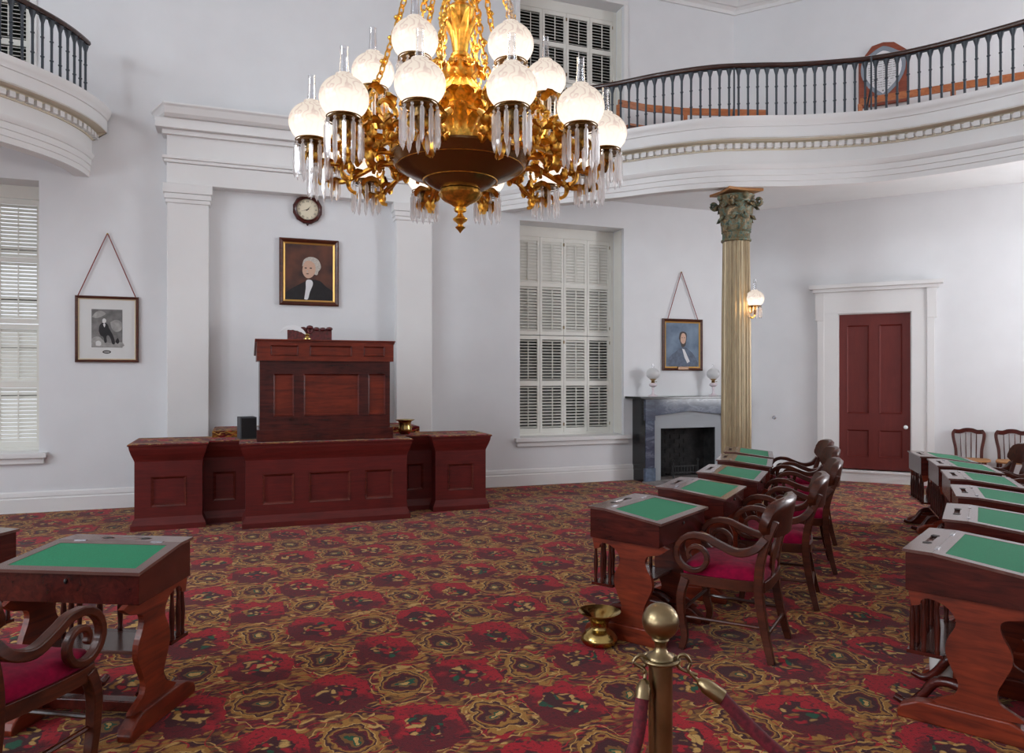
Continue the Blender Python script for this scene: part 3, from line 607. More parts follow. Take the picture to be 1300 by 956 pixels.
mb.lathe([(.02,zz(7.9)),(.12,zz(7.93)),(.16,zz(7.98)),(.16,zz(8.0))],24); mb.build('stem','gilt',Ch,smooth=40)
def cleaf(mb,base,d,L,w,curl,upv=Vector((0,0,1)),th=.006):
    """acanthus leaf: ribbed blade curling over"""
    base=Vector(base); d=Vector(d).normalized(); side=d.cross(upv); side=side.normalized() if side.length>1e-4 else Vector((1,0,0)); nrm=side.cross(d).normalized(); n=7; vs=[];fs=[]
    pos=base.copy(); dirv=d.copy()
    for i in range(n+1):
        t=i/n; ww=w*(math.sin(PI*min(1,t*.85+.12))**.7)*(1+.25*math.sin(i*2.4)); 
        for q in (-1,-.4,0,.4,1): vs.append(pos+side*ww*.5*q+nrm*(.25*w*(abs(q)**1.5)))
        rot=Matrix.Rotation(curl/n*(1+t),3,side); dirv=rot@dirv; nrm=rot@nrm; pos=pos+dirv*L/n
    for i in range(n):
        for j in range(4): fs.append((i*5+j,i*5+j+1,(i+1)*5+j+1,(i+1)*5+j))
    m=len(vs); vs+=[v-nrm*0-Vector((0,0,th)) for v in vs]; fs+=[tuple(reversed([q+m for q in f])) for f in list(fs)]
    mb.add([tuple(v) for v in vs],fs)
mb=MB()
for i in range(8):
    a=2*PI*i/8; u=Vector((math.cos(a),math.sin(a),0)); cleaf(mb,u*.095+Vector((0,0,zz(2.99))),u*.1+Vector((0,0,1)),.17,.075,-.9); cleaf(mb,u*.07+Vector((0,0,zz(3.30))),u*.9+Vector((0,0,.5)),.13,.09,1.4)
    a+=PI/8; u=Vector((math.cos(a),math.sin(a),0)); cleaf(mb,u*.05+Vector((0,0,zz(3.52))),u*.15+Vector((0,0,1)),.17,.045,-.5); cleaf(mb,u*.10+Vector((0,0,zz(3.17))),u*.6+Vector((0,0,1)),.13,.08,-1.5); cleaf(mb,u*.085+Vector((0,0,zz(3.40))),u*.3+Vector((0,0,-1)),.10,.06,.8)
    cleaf(mb,u*.12+Vector((0,0,zz(2.86))),u*.8+Vector((0,0,.9)),.14,.10,-1.2)
mb.build('stem_leaves','gilt',Ch,smooth=50)
def spiral(c,r0,turns,n,u,w,start=0,shrink=.8):
    out=[]
    for i in range(n+1):
        t=i/n; a=start+turns*2*PI*t; r=r0*(1-shrink*t); out.append(Vector(c)+u*r*math.cos(a)+w*r*math.sin(a))
    return out
def arm(rad,z_end,lower=True):
    mb=MB(); X=Vector((1,0,0)); Z=Vector((0,0,1))
    if lower:
        mb.X=Matrix.Translation((0,0,.07)); p=spline([(.36,0,.34),(.44,0,.345),(.52,0,.33),(.62,0,.285),(.70,0,.255),(.77,0,.265),(.81,0,.29),(rad,0,z_end-.07)],6); mb.tube(p,[.013]*10+[.015]*(len(p)-22)+[.011]*12,7)
        s=spiral((.56,0,.47),.085,-1.35,22,X,Z,-PI*.5); mb.tube(s,[.016*(1-.5*i/22) for i in range(23)],6)
        s=spiral((.70,0,.40),.075,1.3,20,X,Z,-PI*.45); mb.tube(s,[.014*(1-.5*i/20) for i in range(21)],6)
        for b,d,L,w,c in (((.44,0,.41),(1,0,.8),.16,.075,-1.8),((.52,0,.37),(1,.35,-.1),.13,.06,1.4),((.52,0,.37),(1,-.35,-.1),.13,.06,1.4),((.60,0,.55),(.6,0,1),.13,.07,-2.0),((.64,0,.28),(1,0,-.7),.11,.06,-1.6),((.75,0,.27),(.6,0,-1),.07,.05,1.6),((.68,0,.46),(-.4,0,1),.12,.07,1.8),((.76,0,.36),(.3,0,1),.11,.06,-1.2),((.50,0,.50),(-.5,0,.9),.12,.07,1.6),((.56,.0,.39),(.5,.5,.9),.15,.08,-1.5),((.56,.0,.39),(.5,-.5,.9),.15,.08,-1.5),((.70,0,.33),(.4,.4,.8),.12,.07,-1.5),((.70,0,.33),(.4,-.4,.8),.12,.07,-1.5),((.46,0,.36),(.2,0,-.9),.08,.07,1.5),((.66,0,.30),(.2,.6,.6),.09,.05,1.0),((.66,0,.30),(.2,-.6,.6),.09,.05,1.0)):
            cleaf(mb,b,d,L,w,c)
        for qi in range(6,len(p)-6,5):
            b_=p[qi]; sgn=1 if (qi//5)%2 else -1
            for yy_ in (-.5,.5): cleaf(mb,tuple(b_),(.7,yy_,sgn*.7),.085,.05,-sgn*1.7)
        for q in (.40,.47,.54): mb.ell((q,0,.40-(q-.40)*.25),.02,8,6)
    else:
        p=spline([(.09,0,.70),(.17,0,.66),(.27,0,.62),(.38,0,.63),(.46,0,.69),(rad,0,z_end)],6); mb.tube(p,.012,7)
        s=spiral((.30,0,.71),.075,-1.3,20,X,Z,-PI*.5); mb.tube(s,[.014*(1-.5*i/20) for i in range(21)],6)
        for b,d,L,w,c in (((.18,0,.67),(1,0,.8),.13,.07,-1.8),((.32,0,.62),(1,0,-.6),.12,.06,-1.7),((.40,0,.65),(.5,0,1),.12,.07,-1.6),((.27,0,.63),(.3,0,-1),.12,.07,1.5),((.44,0,.68),(0,.6,.7),.09,.06,1),((.44,0,.68),(0,-.6,.7),.09,.06,1),((.36,0,.63),(.6,0,-.9),.16,.08,1.1)):
            cleaf(mb,b,d,L,w,c)
    return mb
protoL=arm(.825,zz(2.87)-.10).build('arm','gilt',Ch,smooth=50); protoU=arm(.493,zz(3.24)-.12,False).build('arm','gilt',Ch,smooth=50)
lampP=None; lamps=[]
def place_arm(proto,ang,first):
    o=proto if first else proto.copy()
    if not first: COL.objects.link(o)
    o.rotation_euler=(0,0,ang); return o
def place_lamp(x,y,z):
    global lampP
    if lampP is None: lampP=lamp_unit(Ch,(x,y,z)); return lampP
    o=lampP.copy(); COL.objects.link(o); o.location=(x,y,z)
    for k in kids(lampP): c=k.copy(); COL.objects.link(c); c.parent=o
    return o
T=R(2.0); info=[]
for i in range(12):
    th=R(-15+30*i)+T; x=.825*math.sin(th); y=-.825*math.cos(th); place_arm(protoL,math.atan2(y,x),i==0); l=place_lamp(x,y,zz(2.87)); info.append((l,x,y,zz(2.87)))
for i in range(6):
    th=R(-30+60*i)+T; x=.493*math.sin(th); y=-.493*math.cos(th); place_arm(protoU,math.atan2(y,x),i==0); l=place_lamp(x,y,zz(3.24)); info.append((l,x,y,zz(3.24)))
pm=MB(); prism_drop(pm,0,0,0,.19); pp=None
near=sorted(info[:12],key=lambda t:t[2])[:8]
rest=MB()
for l,x,y,z in info:
    if any(l is t[0] for t in near):
        for q in range(12):
            a=2*PI*(q+.3)/12; 
            if pp is None: pp=pm.build('prism','crystal',l,smooth=0); o=pp
            else: o=pp.copy(); COL.objects.link(o); o.parent=l
            o.location=(.086*math.cos(a),.086*math.sin(a),-.022); o.rotation_euler=(0,0,a)
    else:
        for q in range(12): a=2*PI*(q+.3)/12; prism_drop(rest,x+.086*math.cos(a),y+.086*math.sin(a),z-.022,.19)
o=rest.build('prism','crystal',Ch,smooth=0); o['kind']='stuff'
def chain(pts,lk=.045):
    mb=MB(); p=spline(pts,12); i=0; acc=0; k=0
    for a,b in zip(p,p[1:]):
        seg=(b-a).length; t=(b-a)/seg
        while acc<seg:
            c=a+t*acc; n1=t.orthogonal().normalized(); n2=t.cross(n1); nn=n1 if k%2 else n2
            # oval link
            vs=[];fs=[]; e1=t; e2=nn.cross(t).normalized(); 
            for q in range(8):
                A_=2*PI*q/8; dd=e1*math.cos(A_)*.031+e2*math.sin(A_)*.017; o2=(e1*math.cos(A_)+e2*math.sin(A_)).normalized()
                for w_ in range(4): B_=2*PI*w_/4; vs.append(tuple(c+dd+o2*.006*math.cos(B_)+nn*.006*math.sin(B_)))
            for q in range(8):
                for w_ in range(4): fs.append((q*4+w_,((q+1)%8)*4+w_,((q+1)%8)*4+(w_+1)%4,q*4+(w_+1)%4))
            mb.add(vs,fs)
            if k%3==0: mb.ell(tuple(c+e2*.014),(.02,.02,.014),6,4)
            acc+=lk; k+=1
        acc-=seg
    return mb
c1=chain([(.60,0,zz(2.98)),(.53,0,zz(3.09)),(.43,0,zz(3.36)),(.31,0,zz(3.77)),(.2,0,zz(4.3)),(.1,0,zz(5.0)),(.05,0,zz(5.8))]).build('chain','gilt',Ch,smooth=60)
c2=chain([(.30,0,zz(3.18)),(.22,0,zz(3.45)),(.15,0,zz(3.8)),(.10,0,zz(4.3)),(.06,0,zz(5.0))]).build('chain','gilt',Ch,smooth=60)
for i in range(6):
    th=R(-30+60*i)+T+R(0); a=math.atan2(-math.cos(th),math.sin(th))
    for pr_,da in ((c1,R(15)),(c2,0)):
        o=pr_ if i==0 else pr_.copy()
        if i: COL.objects.link(o)
        o.rotation_euler=(0,0,a+da)
# ------------------------------------------------------------------ pictures, clock
def disc(cx_,cz,rx,rz,y,n=24,rot=0):
    vs=[]
    for i in range(n):
        a=2*PI*i/n; u,v=rx*math.cos(a),rz*math.sin(a); vs.append((cx_+u*math.cos(rot)-v*math.sin(rot),y,cz+u*math.sin(rot)+v*math.cos(rot)))
    return vs,[tuple(reversed(range(n)))]
def picture(name,px0,px1,py0,py1,label,fw,matf,fillet,canvas,paint_fn,cord=None,plate=None,tilt=0):
    s0,zt=wpt(px0,py0,.03); s1,_=wpt(px1,py0,.03); _,zb=wpt((px0+px1)/2,py1,.03); _,zt=wpt((px0+px1)/2,py0+ (1.5),.03)
    w=(s1-s0)/2; h=zt-zb; P_=root(name,WP((s0+s1)/2,0.004,zb),A,label,'framed picture')
    fr=MB(); prof=[(0,0),(-.0,-.03),(-fw*.35,-.045),(-fw*.8,-.028),(-fw,-.02),(-fw,0)]
    for (yo,y1_,o0,o1) in ((-.045,0,0,fw),):
        rings=[]
        for o_,y_ in ((0,0),(0,-.03),(fw*.3,-.045),(fw*.75,-.03),(fw,-.018),(fw,0)): rings.append([(-w+o_,y_,o_),(w-o_,y_,o_),(w-o_,y_,h-o_),(-w+o_,y_,h-o_)])
        rings.append(rings[0])
        for q in range(len(rings)-1): fr.add(rings[q]+rings[q+1],[(i,(i+1)%4,(i+1)%4+4,i+4) for i in range(4)])
    fr.build('frame',matf,P_,smooth=0)
    if fillet:
        m=MB(); f0,f1=fw-.002,fw+(.02 if fillet is True else .010); rg=[[(-w+o_,y_,o_),(w-o_,y_,o_),(w-o_,y_,h-o_),(-w+o_,y_,h-o_)] for o_,y_ in ((f0,-.022),(f1,-.012),(f1,0),(f0,0),(f0,-.022))]
        for q in range(4): m.add(rg[q]+rg[q+1],[(i,(i+1)%4,(i+1)%4+4,i+4) for i in range(4)])
        m.build('fillet','goldfillet' if fillet is True else fillet,P_,smooth=0)
    m=MB(); m.box(-w+fw,w-fw,-.010,-.002,fw,h-fw,0); paint_fn(m,w-fw,h-2*fw,fw); m.build('artwork',canvas,P_,smooth=0)
    if cord:
        s_,z_=wpt(cord[0],cord[1],.02); cx_=s_-(s0+s1)/2; zc=z_-zb; m=MB()
        m.tube([(-w+cord[2],-.025,h-.01),(cx_-.006,-.02,zc)],.0065,6); m.tube([(w-cord[2],-.025,h-.01),(cx_+.006,-.02,zc)],.0065,6); m.build('hanging_cord','cordred',P_)
        m=MB(); m.ell((cx_,-.02,zc+.004),.012,8,6); m.build('hook','brass',P_)
    if plate:
        m=MB(); m.box(-.10,.10,-.042,-.02,fw*.15,fw+.02); m.build('nameplate','platestrip',P_,smooth=0,bevel=.004)
    return P_
def layer(m,vs,y,mi): m.add([(x,y,z) for x,z in vs],[tuple(range(len(vs)))],mi)
def oval(cx_,cz,rx,rz,n=22,rot=0): return [(cx_+rx*math.cos(2*PI*i/n)*math.cos(rot)-rz*math.sin(2*PI*i/n)*math.sin(rot),cz+rx*math.cos(2*PI*i/n)*math.sin(rot)+rz*math.sin(2*PI*i/n)*math.cos(rot)) for i in range(n)]
def smooth2(pts,n=5):
    q=spline([(a,b,0) for a,b in pts+[pts[0]]],n); return [(v.x,v.y) for v in q[:-1]]
def port1(m,w,h,o):  # plain generic sitter in dark coat
    H=h; z=lambda t:o+t*H
    layer(m,smooth2([(-w*.98,z(.01)),(-w*.92,z(.14)),(-w*.55,z(.25)),(-w*.22,z(.33)),(w*.05,z(.38)),(w*.42,z(.36)),(w*.66,z(.27)),(w*.97,z(.17)),(w*.98,z(.01))],4),-.011,3)
    layer(m,smooth2([(-w*.20,z(.04)),(-w*.14,z(.22)),(-w*.12,z(.36)),(w*.08,z(.37)),(w*.14,z(.30)),(w*.02,z(.16)),(-w*.06,z(.04))],4),-.0115,4)
    layer(m,smooth2([(-w*.28,z(.60)),(-w*.2,z(.72)),(w*.08,z(.77)),(w*.36,z(.72)),(w*.46,z(.60)),(w*.36,z(.52)),(w*.30,z(.46)),(w*.1,z(.5)),(-w*.1,z(.62))],4),-.0117,2); 
    layer(m,smooth2([(-w*.24,z(.62)),(-w*.27,z(.52)),(-w*.20,z(.44)),(-w*.06,z(.40)),(w*.12,z(.43)),(w*.24,z(.52)),(w*.22,z(.64)),(w*.04,z(.70)),(-w*.14,z(.69))],4),-.012,1)
    for q in (-.14,.06): layer(m,oval(w*q,z(.575),w*.05,H*.010),-.0122,3)
    layer(m,oval(-w*.07,z(.475),w*.06,H*.007),-.0122,3); layer(m,oval(-w*.08,z(.52),w*.02,H*.02),-.0121,2)
def port2(m,w,h,o):
    H=h; z=lambda t:o+t*H
    layer(m,smooth2([(-w*.9,z(.01)),(-w*.75,z(.22)),(-w*.35,z(.36)),(w*.0,z(.46)),(w*.35,z(.40)),(w*.72,z(.24)),(w*.8,z(.01))],4),-.011,3)
    layer(m,[(-w*.02,z(.42)),(w*.12,z(.40)),(w*.42,z(.14)),(w*.28,z(.10)),(w*.12,z(.22))],-.0115,4)
    layer(m,smooth2([(-w*.2,z(.64)),(-w*.14,z(.76)),(w*.06,z(.79)),(w*.24,z(.74)),(w*.22,z(.6)),(w*.16,z(.48)),(-w*.02,z(.45)),(-w*.1,z(.52))],4),-.0117,2)
    layer(m,smooth2([(-w*.10,z(.66)),(-w*.10,z(.58)),(w*.02,z(.52)),(w*.16,z(.56)),(w*.2,z(.68)),(w*.1,z(.75)),(-w*.04,z(.74))],4),-.012,1)
    for q in (-.02,.12): layer(m,oval(w*q,z(.655),w*.03,H*.008),-.0122,2)
def etch(m,w,h,o):
    H=h; z=lambda t:o+t*H; L=lambda pts,y,mi: layer(m,smooth2([(w*a,z(b)) for a,b in pts],3),y,mi)
    m.box(-w*.55,w*.53,-.0115,-.010,z(.20),z(.83),1)
    L([(-.54,.70),(-.4,.78),(-.2,.80),(-.05,.76),(-.2,.71),(-.4,.68)],-.0117,4); L([(.1,.62),(.3,.66),(.5,.62),(.5,.5),(.3,.46),(.15,.52)],-.0117,4)
    L([(-.54,.21),(-.54,.34),(-.3,.38),(-.1,.30),(.2,.27),(.5,.29),(.52,.21)],-.0118,4)
    L([(-.30,.47),(-.28,.55),(-.20,.60),(-.09,.61),(.01,.58),(.06,.52),(.12,.47),(.18,.42),(.25,.33),(.26,.26),(.17,.26),(.12,.34),(.04,.40),(-.03,.38),(-.02,.29),(-.10,.28),(-.14,.37),(-.24,.40)],-.0121,2)
    L([(-.17,.61),(-.17,.66),(-.11,.68),(-.05,.66),(-.05,.62),(-.11,.60)],-.0124,3); L([(-.15,.58),(-.11,.60),(-.07,.58),(-.10,.53)],-.0123,3)
    L([(-.40,.23),(-.40,.29),(-.30,.31),(-.22,.28),(-.24,.23)],-.0122,3); L([(.28,.30),(.36,.36),(.42,.30),(.36,.26)],-.0122,2)
    layer(m,oval(-w*.02,z(.125),w*.15,H*.028),-.0112,2); layer(m,oval(-w*.02,z(.125),w*.11,H*.014),-.0114,4)
picture('framed_portrait',354.5,430,302,388,'oil portrait of a white-haired person in dark coat, dark wood frame, below the round clock',.055,'frame_wood',True,['canvas_brown','skin','hairwhite','coatdark','linenwhite'],port1)
picture('framed_portrait',841.5,892,403.5,470.5,'blue-grey oil portrait in gilt and dark frame hung above the mantelpiece',.045,'frame_wood',True,['canvas_blue','skin','darkhair','coatblue','linenwhite'],port2,cord=(865,346,.09),plate=True)
picture('framed_etching',95,176,374.5,460,'black and white engraving with wide mount, hung by a red cord on the left wall',.035,'frame_wood','platecream',['papers','etching','coatdark','papers','etchlight'],etch,cord=(136.5,297.5,.03))
# clock
s_,z_=wpt(390.5,266,.03); Ck=root('wall_clock',WP(s_,.003,z_),A,'round dark wooden wall clock with roman numerals above the portrait of the white-haired sitter','clock')
Rk=.195; m=MB(); n=12
rg=[[(r_*math.cos(2*PI*(i+.5)/n),y_,r_*math.sin(2*PI*(i+.5)/n)) for i in range(n)] for r_,y_ in ((Rk,0),(Rk,-.03),(Rk*.93,-.05))]+[]
for q in range(2): m.add(rg[q]+rg[q+1],[(i,(i+1)%n,(i+1)%n+n,i+n) for i in range(n)])
N2=48
def circ(r_,y_,n=N2): return [(r_*math.cos(2*PI*(i)/n),y_,r_*math.sin(2*PI*(i)/n)) for i in range(n)]
o12=[(Rk*.93*min(1,1.0)*math.cos(PI/n)/math.cos(((2*PI*i/N2+0)%(2*PI/n))-PI/n)*math.cos(2*PI*i/N2+PI/n*1),-.05,Rk*.93*math.cos(PI/n)/math.cos(((2*PI*i/N2)%(2*PI/n))-PI/n)*math.sin(2*PI*i/N2+PI/n)) for i in range(N2)]
def circo(r_,y_): return [(r_*math.cos(2*PI*i/N2+PI/n),y_,r_*math.sin(2*PI*i/N2+PI/n)) for i in range(N2)]
seq=[o12,circo(Rk*.84,-.048),circo(Rk*.76,-.055),circo(Rk*.71,-.04),circo(Rk*.71,-.02)]
for a,b in zip(seq,seq[1:]): m.add(a+b,[(i,(i+1)%N2,(i+1)%N2+N2,i+N2) for i in range(N2)])
m.add([(0.0,0,-Rk-.02),(-.02,-.03,-Rk),(.02,-.03,-Rk),(.02,0,-Rk),(-.02,0,-Rk)],[(0,1,2),(0,2,3),(0,4,1)])
m.build('case','mahogany',Ck,smooth=25)
m=MB(); vs,fs=disc(0,0,Rk*.72,Rk*.72,-.022,48); m.add(vs,fs); m.build('dial','clockface',Ck,smooth=0)
m=MB()
for i,tx in enumerate(['XII','I','II','III','IIII','V','VI','VII','VIII','IX','X','XI']):
    a=-2*PI*i/12; vs,fs=text_mesh(m,tx,.036,None); r_=Rk*.56
    m.add([((v.x*.8)*math.cos(a)-(v.y+r_)*math.sin(a),-.0245,(v.x*.8)*math.sin(a)+(v.y+r_)*math.cos(a)) for v in vs],fs)
m.torus((0,-.0235,0),Rk*.67,.0012,(0,1,0),40,4); m.build('numerals','ink',Ck,smooth=0)
m=MB()
for ang,L,w_ in ((R(252),.105,.004),(R(41),.07,.006)):
    d=(math.sin(ang),math.cos(ang)); pr_=(d[1],-d[0]); m.add([(pr_[0]*w_-d[0]*.02,-.028,pr_[1]*w_-d[1]*.02),(-pr_[0]*w_-d[0]*.02,-.028,-pr_[1]*w_-d[1]*.02),(d[0]*L,-.028,d[1]*L)],[(0,1,2)])
m.build('hands','ink',Ck,smooth=0)
# ------------------------------------------------------------------ fireplace
fs0,_=wpt(803,500,0); SX0,_=wpt(819.7,500,.40); SX1=SX0+(3.93-SX0)
SX1=3.62
Fp=root('fireplace',WP((SX0+SX1)/2,0,0),A,'blue-grey marble fireplace with painted grey surround and dark brick firebox','fireplace')
w=(SX1-SX0)/2; d=.40; Hm=1.28
m=MB(); m.box(-w-.14,w+.14,-d-.10,-.002,Hm,Hm+.035); m.build('mantel_shelf','marble_dark',Fp,smooth=0,bevel=.006)
m=MB(); m.box(-w-.002,-w+.02,-d+.01,-.002,.0,Hm); m.box(w-.02,w+.002,-d+.01,-.002,0,Hm); m.build('side','marble_dark',Fp,smooth=0)
m=MB(); pw=.16
for sg in (-1,1):
    a=min(sg*w,sg*(w-pw)); b=max(sg*w,sg*(w-pw)); m.box(a-.01,b+.01,-d-.012,-d+.05,.0,.22,1); m.box(a,b,-d,-d+.05,.22,.95,0); m.box(a-.006,b+.006,-d-.008,-d+.05,.95,Hm,0)
# frieze with shallow pediment
m.prism([(-w+.0,Hm),(-w+.0,1.02),(-w+pw,1.02),(0,1.085),(w-pw,1.02),(w,1.02),(w,Hm)],'y',-d-.004,-d+.05,0)
m.build('surround',['marble','coatblue'],Fp,smooth=0,bevel=.004)
m=MB(); ow=.50; oh=.82
m.prism([(-w+pw,0),(-w+pw,1.02),(0,1.085),(w-pw,1.02),(w-pw,0),(ow,0),(ow,oh),(-ow,oh),(-ow,0)],'y',-d+.05,-d+.075,0); m.build('inner_surround','gray_surround',Fp,smooth=0)
m=MB(); m.box(-ow-.02,-ow,-d+.06,-.02,0,oh+.02); m.box(ow,ow+.02,-d+.06,-.02,0,oh+.02); m.box(-ow,ow,-.04,-.02,0,oh); m.box(-ow-.02,ow+.02,-d+.06,-.02,oh,oh+.02)
# brick courses in relief
for q in range(10):
    for j in range(4):
        x=-ow+.01+j*.175+(.08 if q%2 else 0); 
        if x+.155<ow: m.box(x,x+.155,-.05,-.038,.03+q*.075,.095+q*.075)
m.build('firebox','firebrick',Fp,smooth=0)
m=MB(); m.box(-w-.05,w+.05,-d-.38,-d+.02,.0,.02); m.box(-ow,ow,-d+.0,-.04,.0,.03); m.build('hearth','hearth',Fp,smooth=0)
m=MB(); 
for q in range(9): m.box(-.24+q*.055,-.228+q*.055,-.26,-.248,.09,.22)
m.box(-.25,.23,-.262,-.246,.10,.115); m.box(-.25,.23,-.262,-.246,.2,.215)
for x in (-.24,.21): m.tube([(x,-.3,.02),(x,-.3,.3)],.01,6); m.ell((x,-.3,.31),.02,8,6); m.tube([(x,-.3,.07),(x,-.08,.07)],.01,6)
m.build('grate','black',Fp)
def oil_lamp(px_,label):
    s_,_=wpt(px_,490,.2); L=root('oil_lamp',WP(s_,.2,Hm+.036),0,label,'lamp','oil lamps on the mantelpiece'); L.scale=(1.2,1.2,1.1)
    m=MB(); m.lathe([(.001,0),(.062,0),(.06,.01),(.03,.022),(.016,.04),(.013,.09),(.018,.11),(.012,.125),(.03,.135),(.05,.15),(.052,.165),(.04,.185),(.02,.192),(.001,.192)],24); m.build('font','milk',L)
    m=MB(); m.lathe([(.022,.19),(.024,.21),(.018,.22),(.03,.225),(.03,.235),(.045,.24),(.045,.248),(.02,.25)],20); m.tube([(.02,0,.205),(.045,0,.205)],.003,5); m.ell((.048,0,.205),(.003,.009,.009),8,6); m.build('burner','burner',L)
    m=MB(); m.lathe([(.04,.245)]+[(.088*math.cos(a),.32+.085*math.sin(a)) for a in [R(x) for x in range(-60,70,10)]]+[(.032,.40)],24); m.f=m.f[:-2]; m.mi=m.mi[:-2]; m.build('globe_shade','globe_unlit',L,smooth=80)
    m=MB(); m.lathe([(.02,.25),(.024,.30),(.018,.38),(.016,.46)],14); m.f=m.f[:-2]; m.mi=m.mi[:-2]; m.build('chimney','clearglass',L,smooth=80)
oil_lamp(829,'pale glass oil lamp on the mantel, left of the blue-grey portrait'); oil_lamp(905.5,'pale glass oil lamp on the mantel, right of the blue-grey portrait')
# ------------------------------------------------------------------ rostrum
Ro=root('rostrum',WP(S0,0,0),A,'dark red-brown panelled platform with stepped front and carpeted top','rostrum')
ol=[(-4.81,.75),(-4.81,1.63),(-4.155,1.63),(-4.155,1.42),(-3.72,1.42),(-3.72,1.90),(-1.985,1.90),(-1.985,1.42),(-1.575,1.42),(-1.575,1.61),(-.94,1.61),(-.94,.9)]
ol=[(a-S0,-b) for a,b in ol]
def offpoly(pts,d): # open polyline, outward = left side flipped as needed
    out=[]; n=len(pts)
    for i,p in enumerate(pts):
        p=Vector(p); v1=(p-Vector(pts[i-1])).normalized() if i>0 else None; v2=(Vector(pts[i+1])-p).normalized() if i<n-1 else None
        v1=v1 or v2; v2=v2 or v1; n1=Vector((v1.y,-v1.x)); n2=Vector((v2.y,-v2.x)); q=(n1+n2); q=q/ max(.2,(1+n1.dot(n2))); out.append(p+q*d)
    return out
m=MB()
def band(prof,mi=0):
    rs=[[(q.x,q.y,z) for q in offpoly(ol,d)] for d,z in prof]; n=len(ol)
    m.add([v for r_ in rs for v in r_],[(j*n+i,j*n+i+1,(j+1)*n+i+1,(j+1)*n+i) for j in range(len(prof)-1) for i in range(n-1)],mi)
band([(.035,0),(.035,.055),(.0,.13)]); band([(0,.72),(.006,.74),(.03,.80),(.045,.85),(.05,.885)]); 
band([(.05,.885),(.062,.89),(.062,.902),(.04,.907)],0)
for i in range(len(ol)-1):
    a=Vector(ol[i]);b=Vector(ol[i+1]); L=(b-a).length; d=(b-a)/L
    m.X=Matrix.Translation((a.x,a.y,0))@Matrix.Rotation(math.atan2(d.y,d.x),4,'Z')
    pn=[]
    if abs(d.y)<.1:
        if L>1.5: pn=[(.17,.50,.24,.57),(.65,1.10,.24,.57),(1.26,1.575,.24,.57)]
        elif L>.55: pn=[(.155,L-.155,.24,.56)]
        else: pn=[(.10,L-.10,.24,.56)]
    paneled(m,0,L,.13,.72,0,pn,.028,.02,0,0,ml=1)
    m.X=Matrix.Identity(4)
m.build('body',['rostrum','moulding'],Ro,smooth=0)
m=MB(); tp=offpoly(ol,.058); m.prism([(q.x,q.y) for q in tp],'z',.895,.908); m.build('carpet_top','carpet',Ro,smooth=0)
m=MB(); m.box(-4.08-S0,-1.62-S0,-.98,-.15,0,.985); m.build('upper_step','carpet',Ro,smooth=0,bevel=.01)
# tall desk (lectern) on the rostrum
pw=1.48; ps=-2.865; pk=1.80
Pd=root('speaker_desk',WP(ps,pk,.908),A,'tall panelled mahogany desk front standing on the carpeted platform','desk')
hw=pw/2; m=MB(); zb_,zm,zt_=.0,.88,1.125
paneled(m,-hw+.03,hw-.03,.13,.88,0.03,[(-.57,-.35,.27,.74),(-.25,.36,.27,.74),(.46,.66,.27,.74)],.018,.014,0,1,ml=2); openbox(m,-hw+.03,hw-.03,.03,.62,0,.88)
m.box(-hw,hw,.0,.62,0,.13); m.box(-hw,-hw+.36,-.008,.03,.0,.125); m.box(hw-.33,hw,-.008,.03,0,.125)
m.build('body',['mahogany','redwood','moulding'],Pd,smooth=0,bevel=.003)
m=MB(); paneled(m,-hw,hw,.88,1.10,-.03,[(-.60,-.31,.935,1.05),(-.19,.27,.935,1.05),(.40,.64,.935,1.05)],.014,.012,0,0,ml=1); openbox(m,-hw,hw,-.03,.62,.88,1.10)
m.hexa([(-hw-.02,-.05,1.10),(hw+.02,-.05,1.10),(hw+.02,.0,1.10),(-hw-.02,.0,1.10)],[(-hw-.02,-.05,1.115),(hw+.02,-.05,1.115),(hw+.02,.0,1.118),(-hw-.02,.0,1.118)])
m.hexa([(-hw-.02,.0,1.085),(hw+.02,.0,1.085),(hw+.02,.64,.95),(-hw-.02,.64,.95)],[(-hw-.02,.0,1.118),(hw+.02,.0,1.118),(hw+.02,.64,.98),(-hw-.02,.64,.98)])
m.build('desk_box',['redwood','moulding'],Pd,smooth=0,bevel=.003)
# quill and inkwell
q0=WP(ps+.04,pk-.03,2.03); s_,z_=0,0
Yq=8.0; ix=(390-650)/F*Yq
Qi=root('inkstand',(ix,Yq,2.035),A,'small brass inkwell with a long white quill on top of the tall desk','inkstand')
m=MB(); m.lathe([(.001,-.012),(.04,-.012),(.04,0),(.026,.005),(.018,.02),(.026,.035),(.014,.05),(.001,.05)],16); m.build('inkwell','brass',Qi)
m=MB(); n=12; sp_=spline([(0,0,.03),(-.06,0,.085),(-.15,0,.115),(-.24,0,.10),(-.29,0,.05)],4); vs=[];fs=[]
for i,p in enumerate(sp_):
    t=i/(len(sp_)-1); ww=.004 if t<.12 else .03*math.sin(min(1,(t-.12)/.88*1.02+.08)*PI)**.5*(1 if i%2 else .85)
    vs+=[tuple(p+Vector((0,-.003,-ww))),tuple(p+Vector((0,.004,0))),tuple(p+Vector((0,-.003,ww))),tuple(p+Vector((0,-.007,0)))]
for i in range(len(sp_)-1):
    for j in range(4): fs.append((i*4+j,i*4+(j+1)%4,(i+1)*4+(j+1)%4,(i+1)*4+j))
m.add(vs,fs); m.build('quill','feather',Qi,smooth=60)
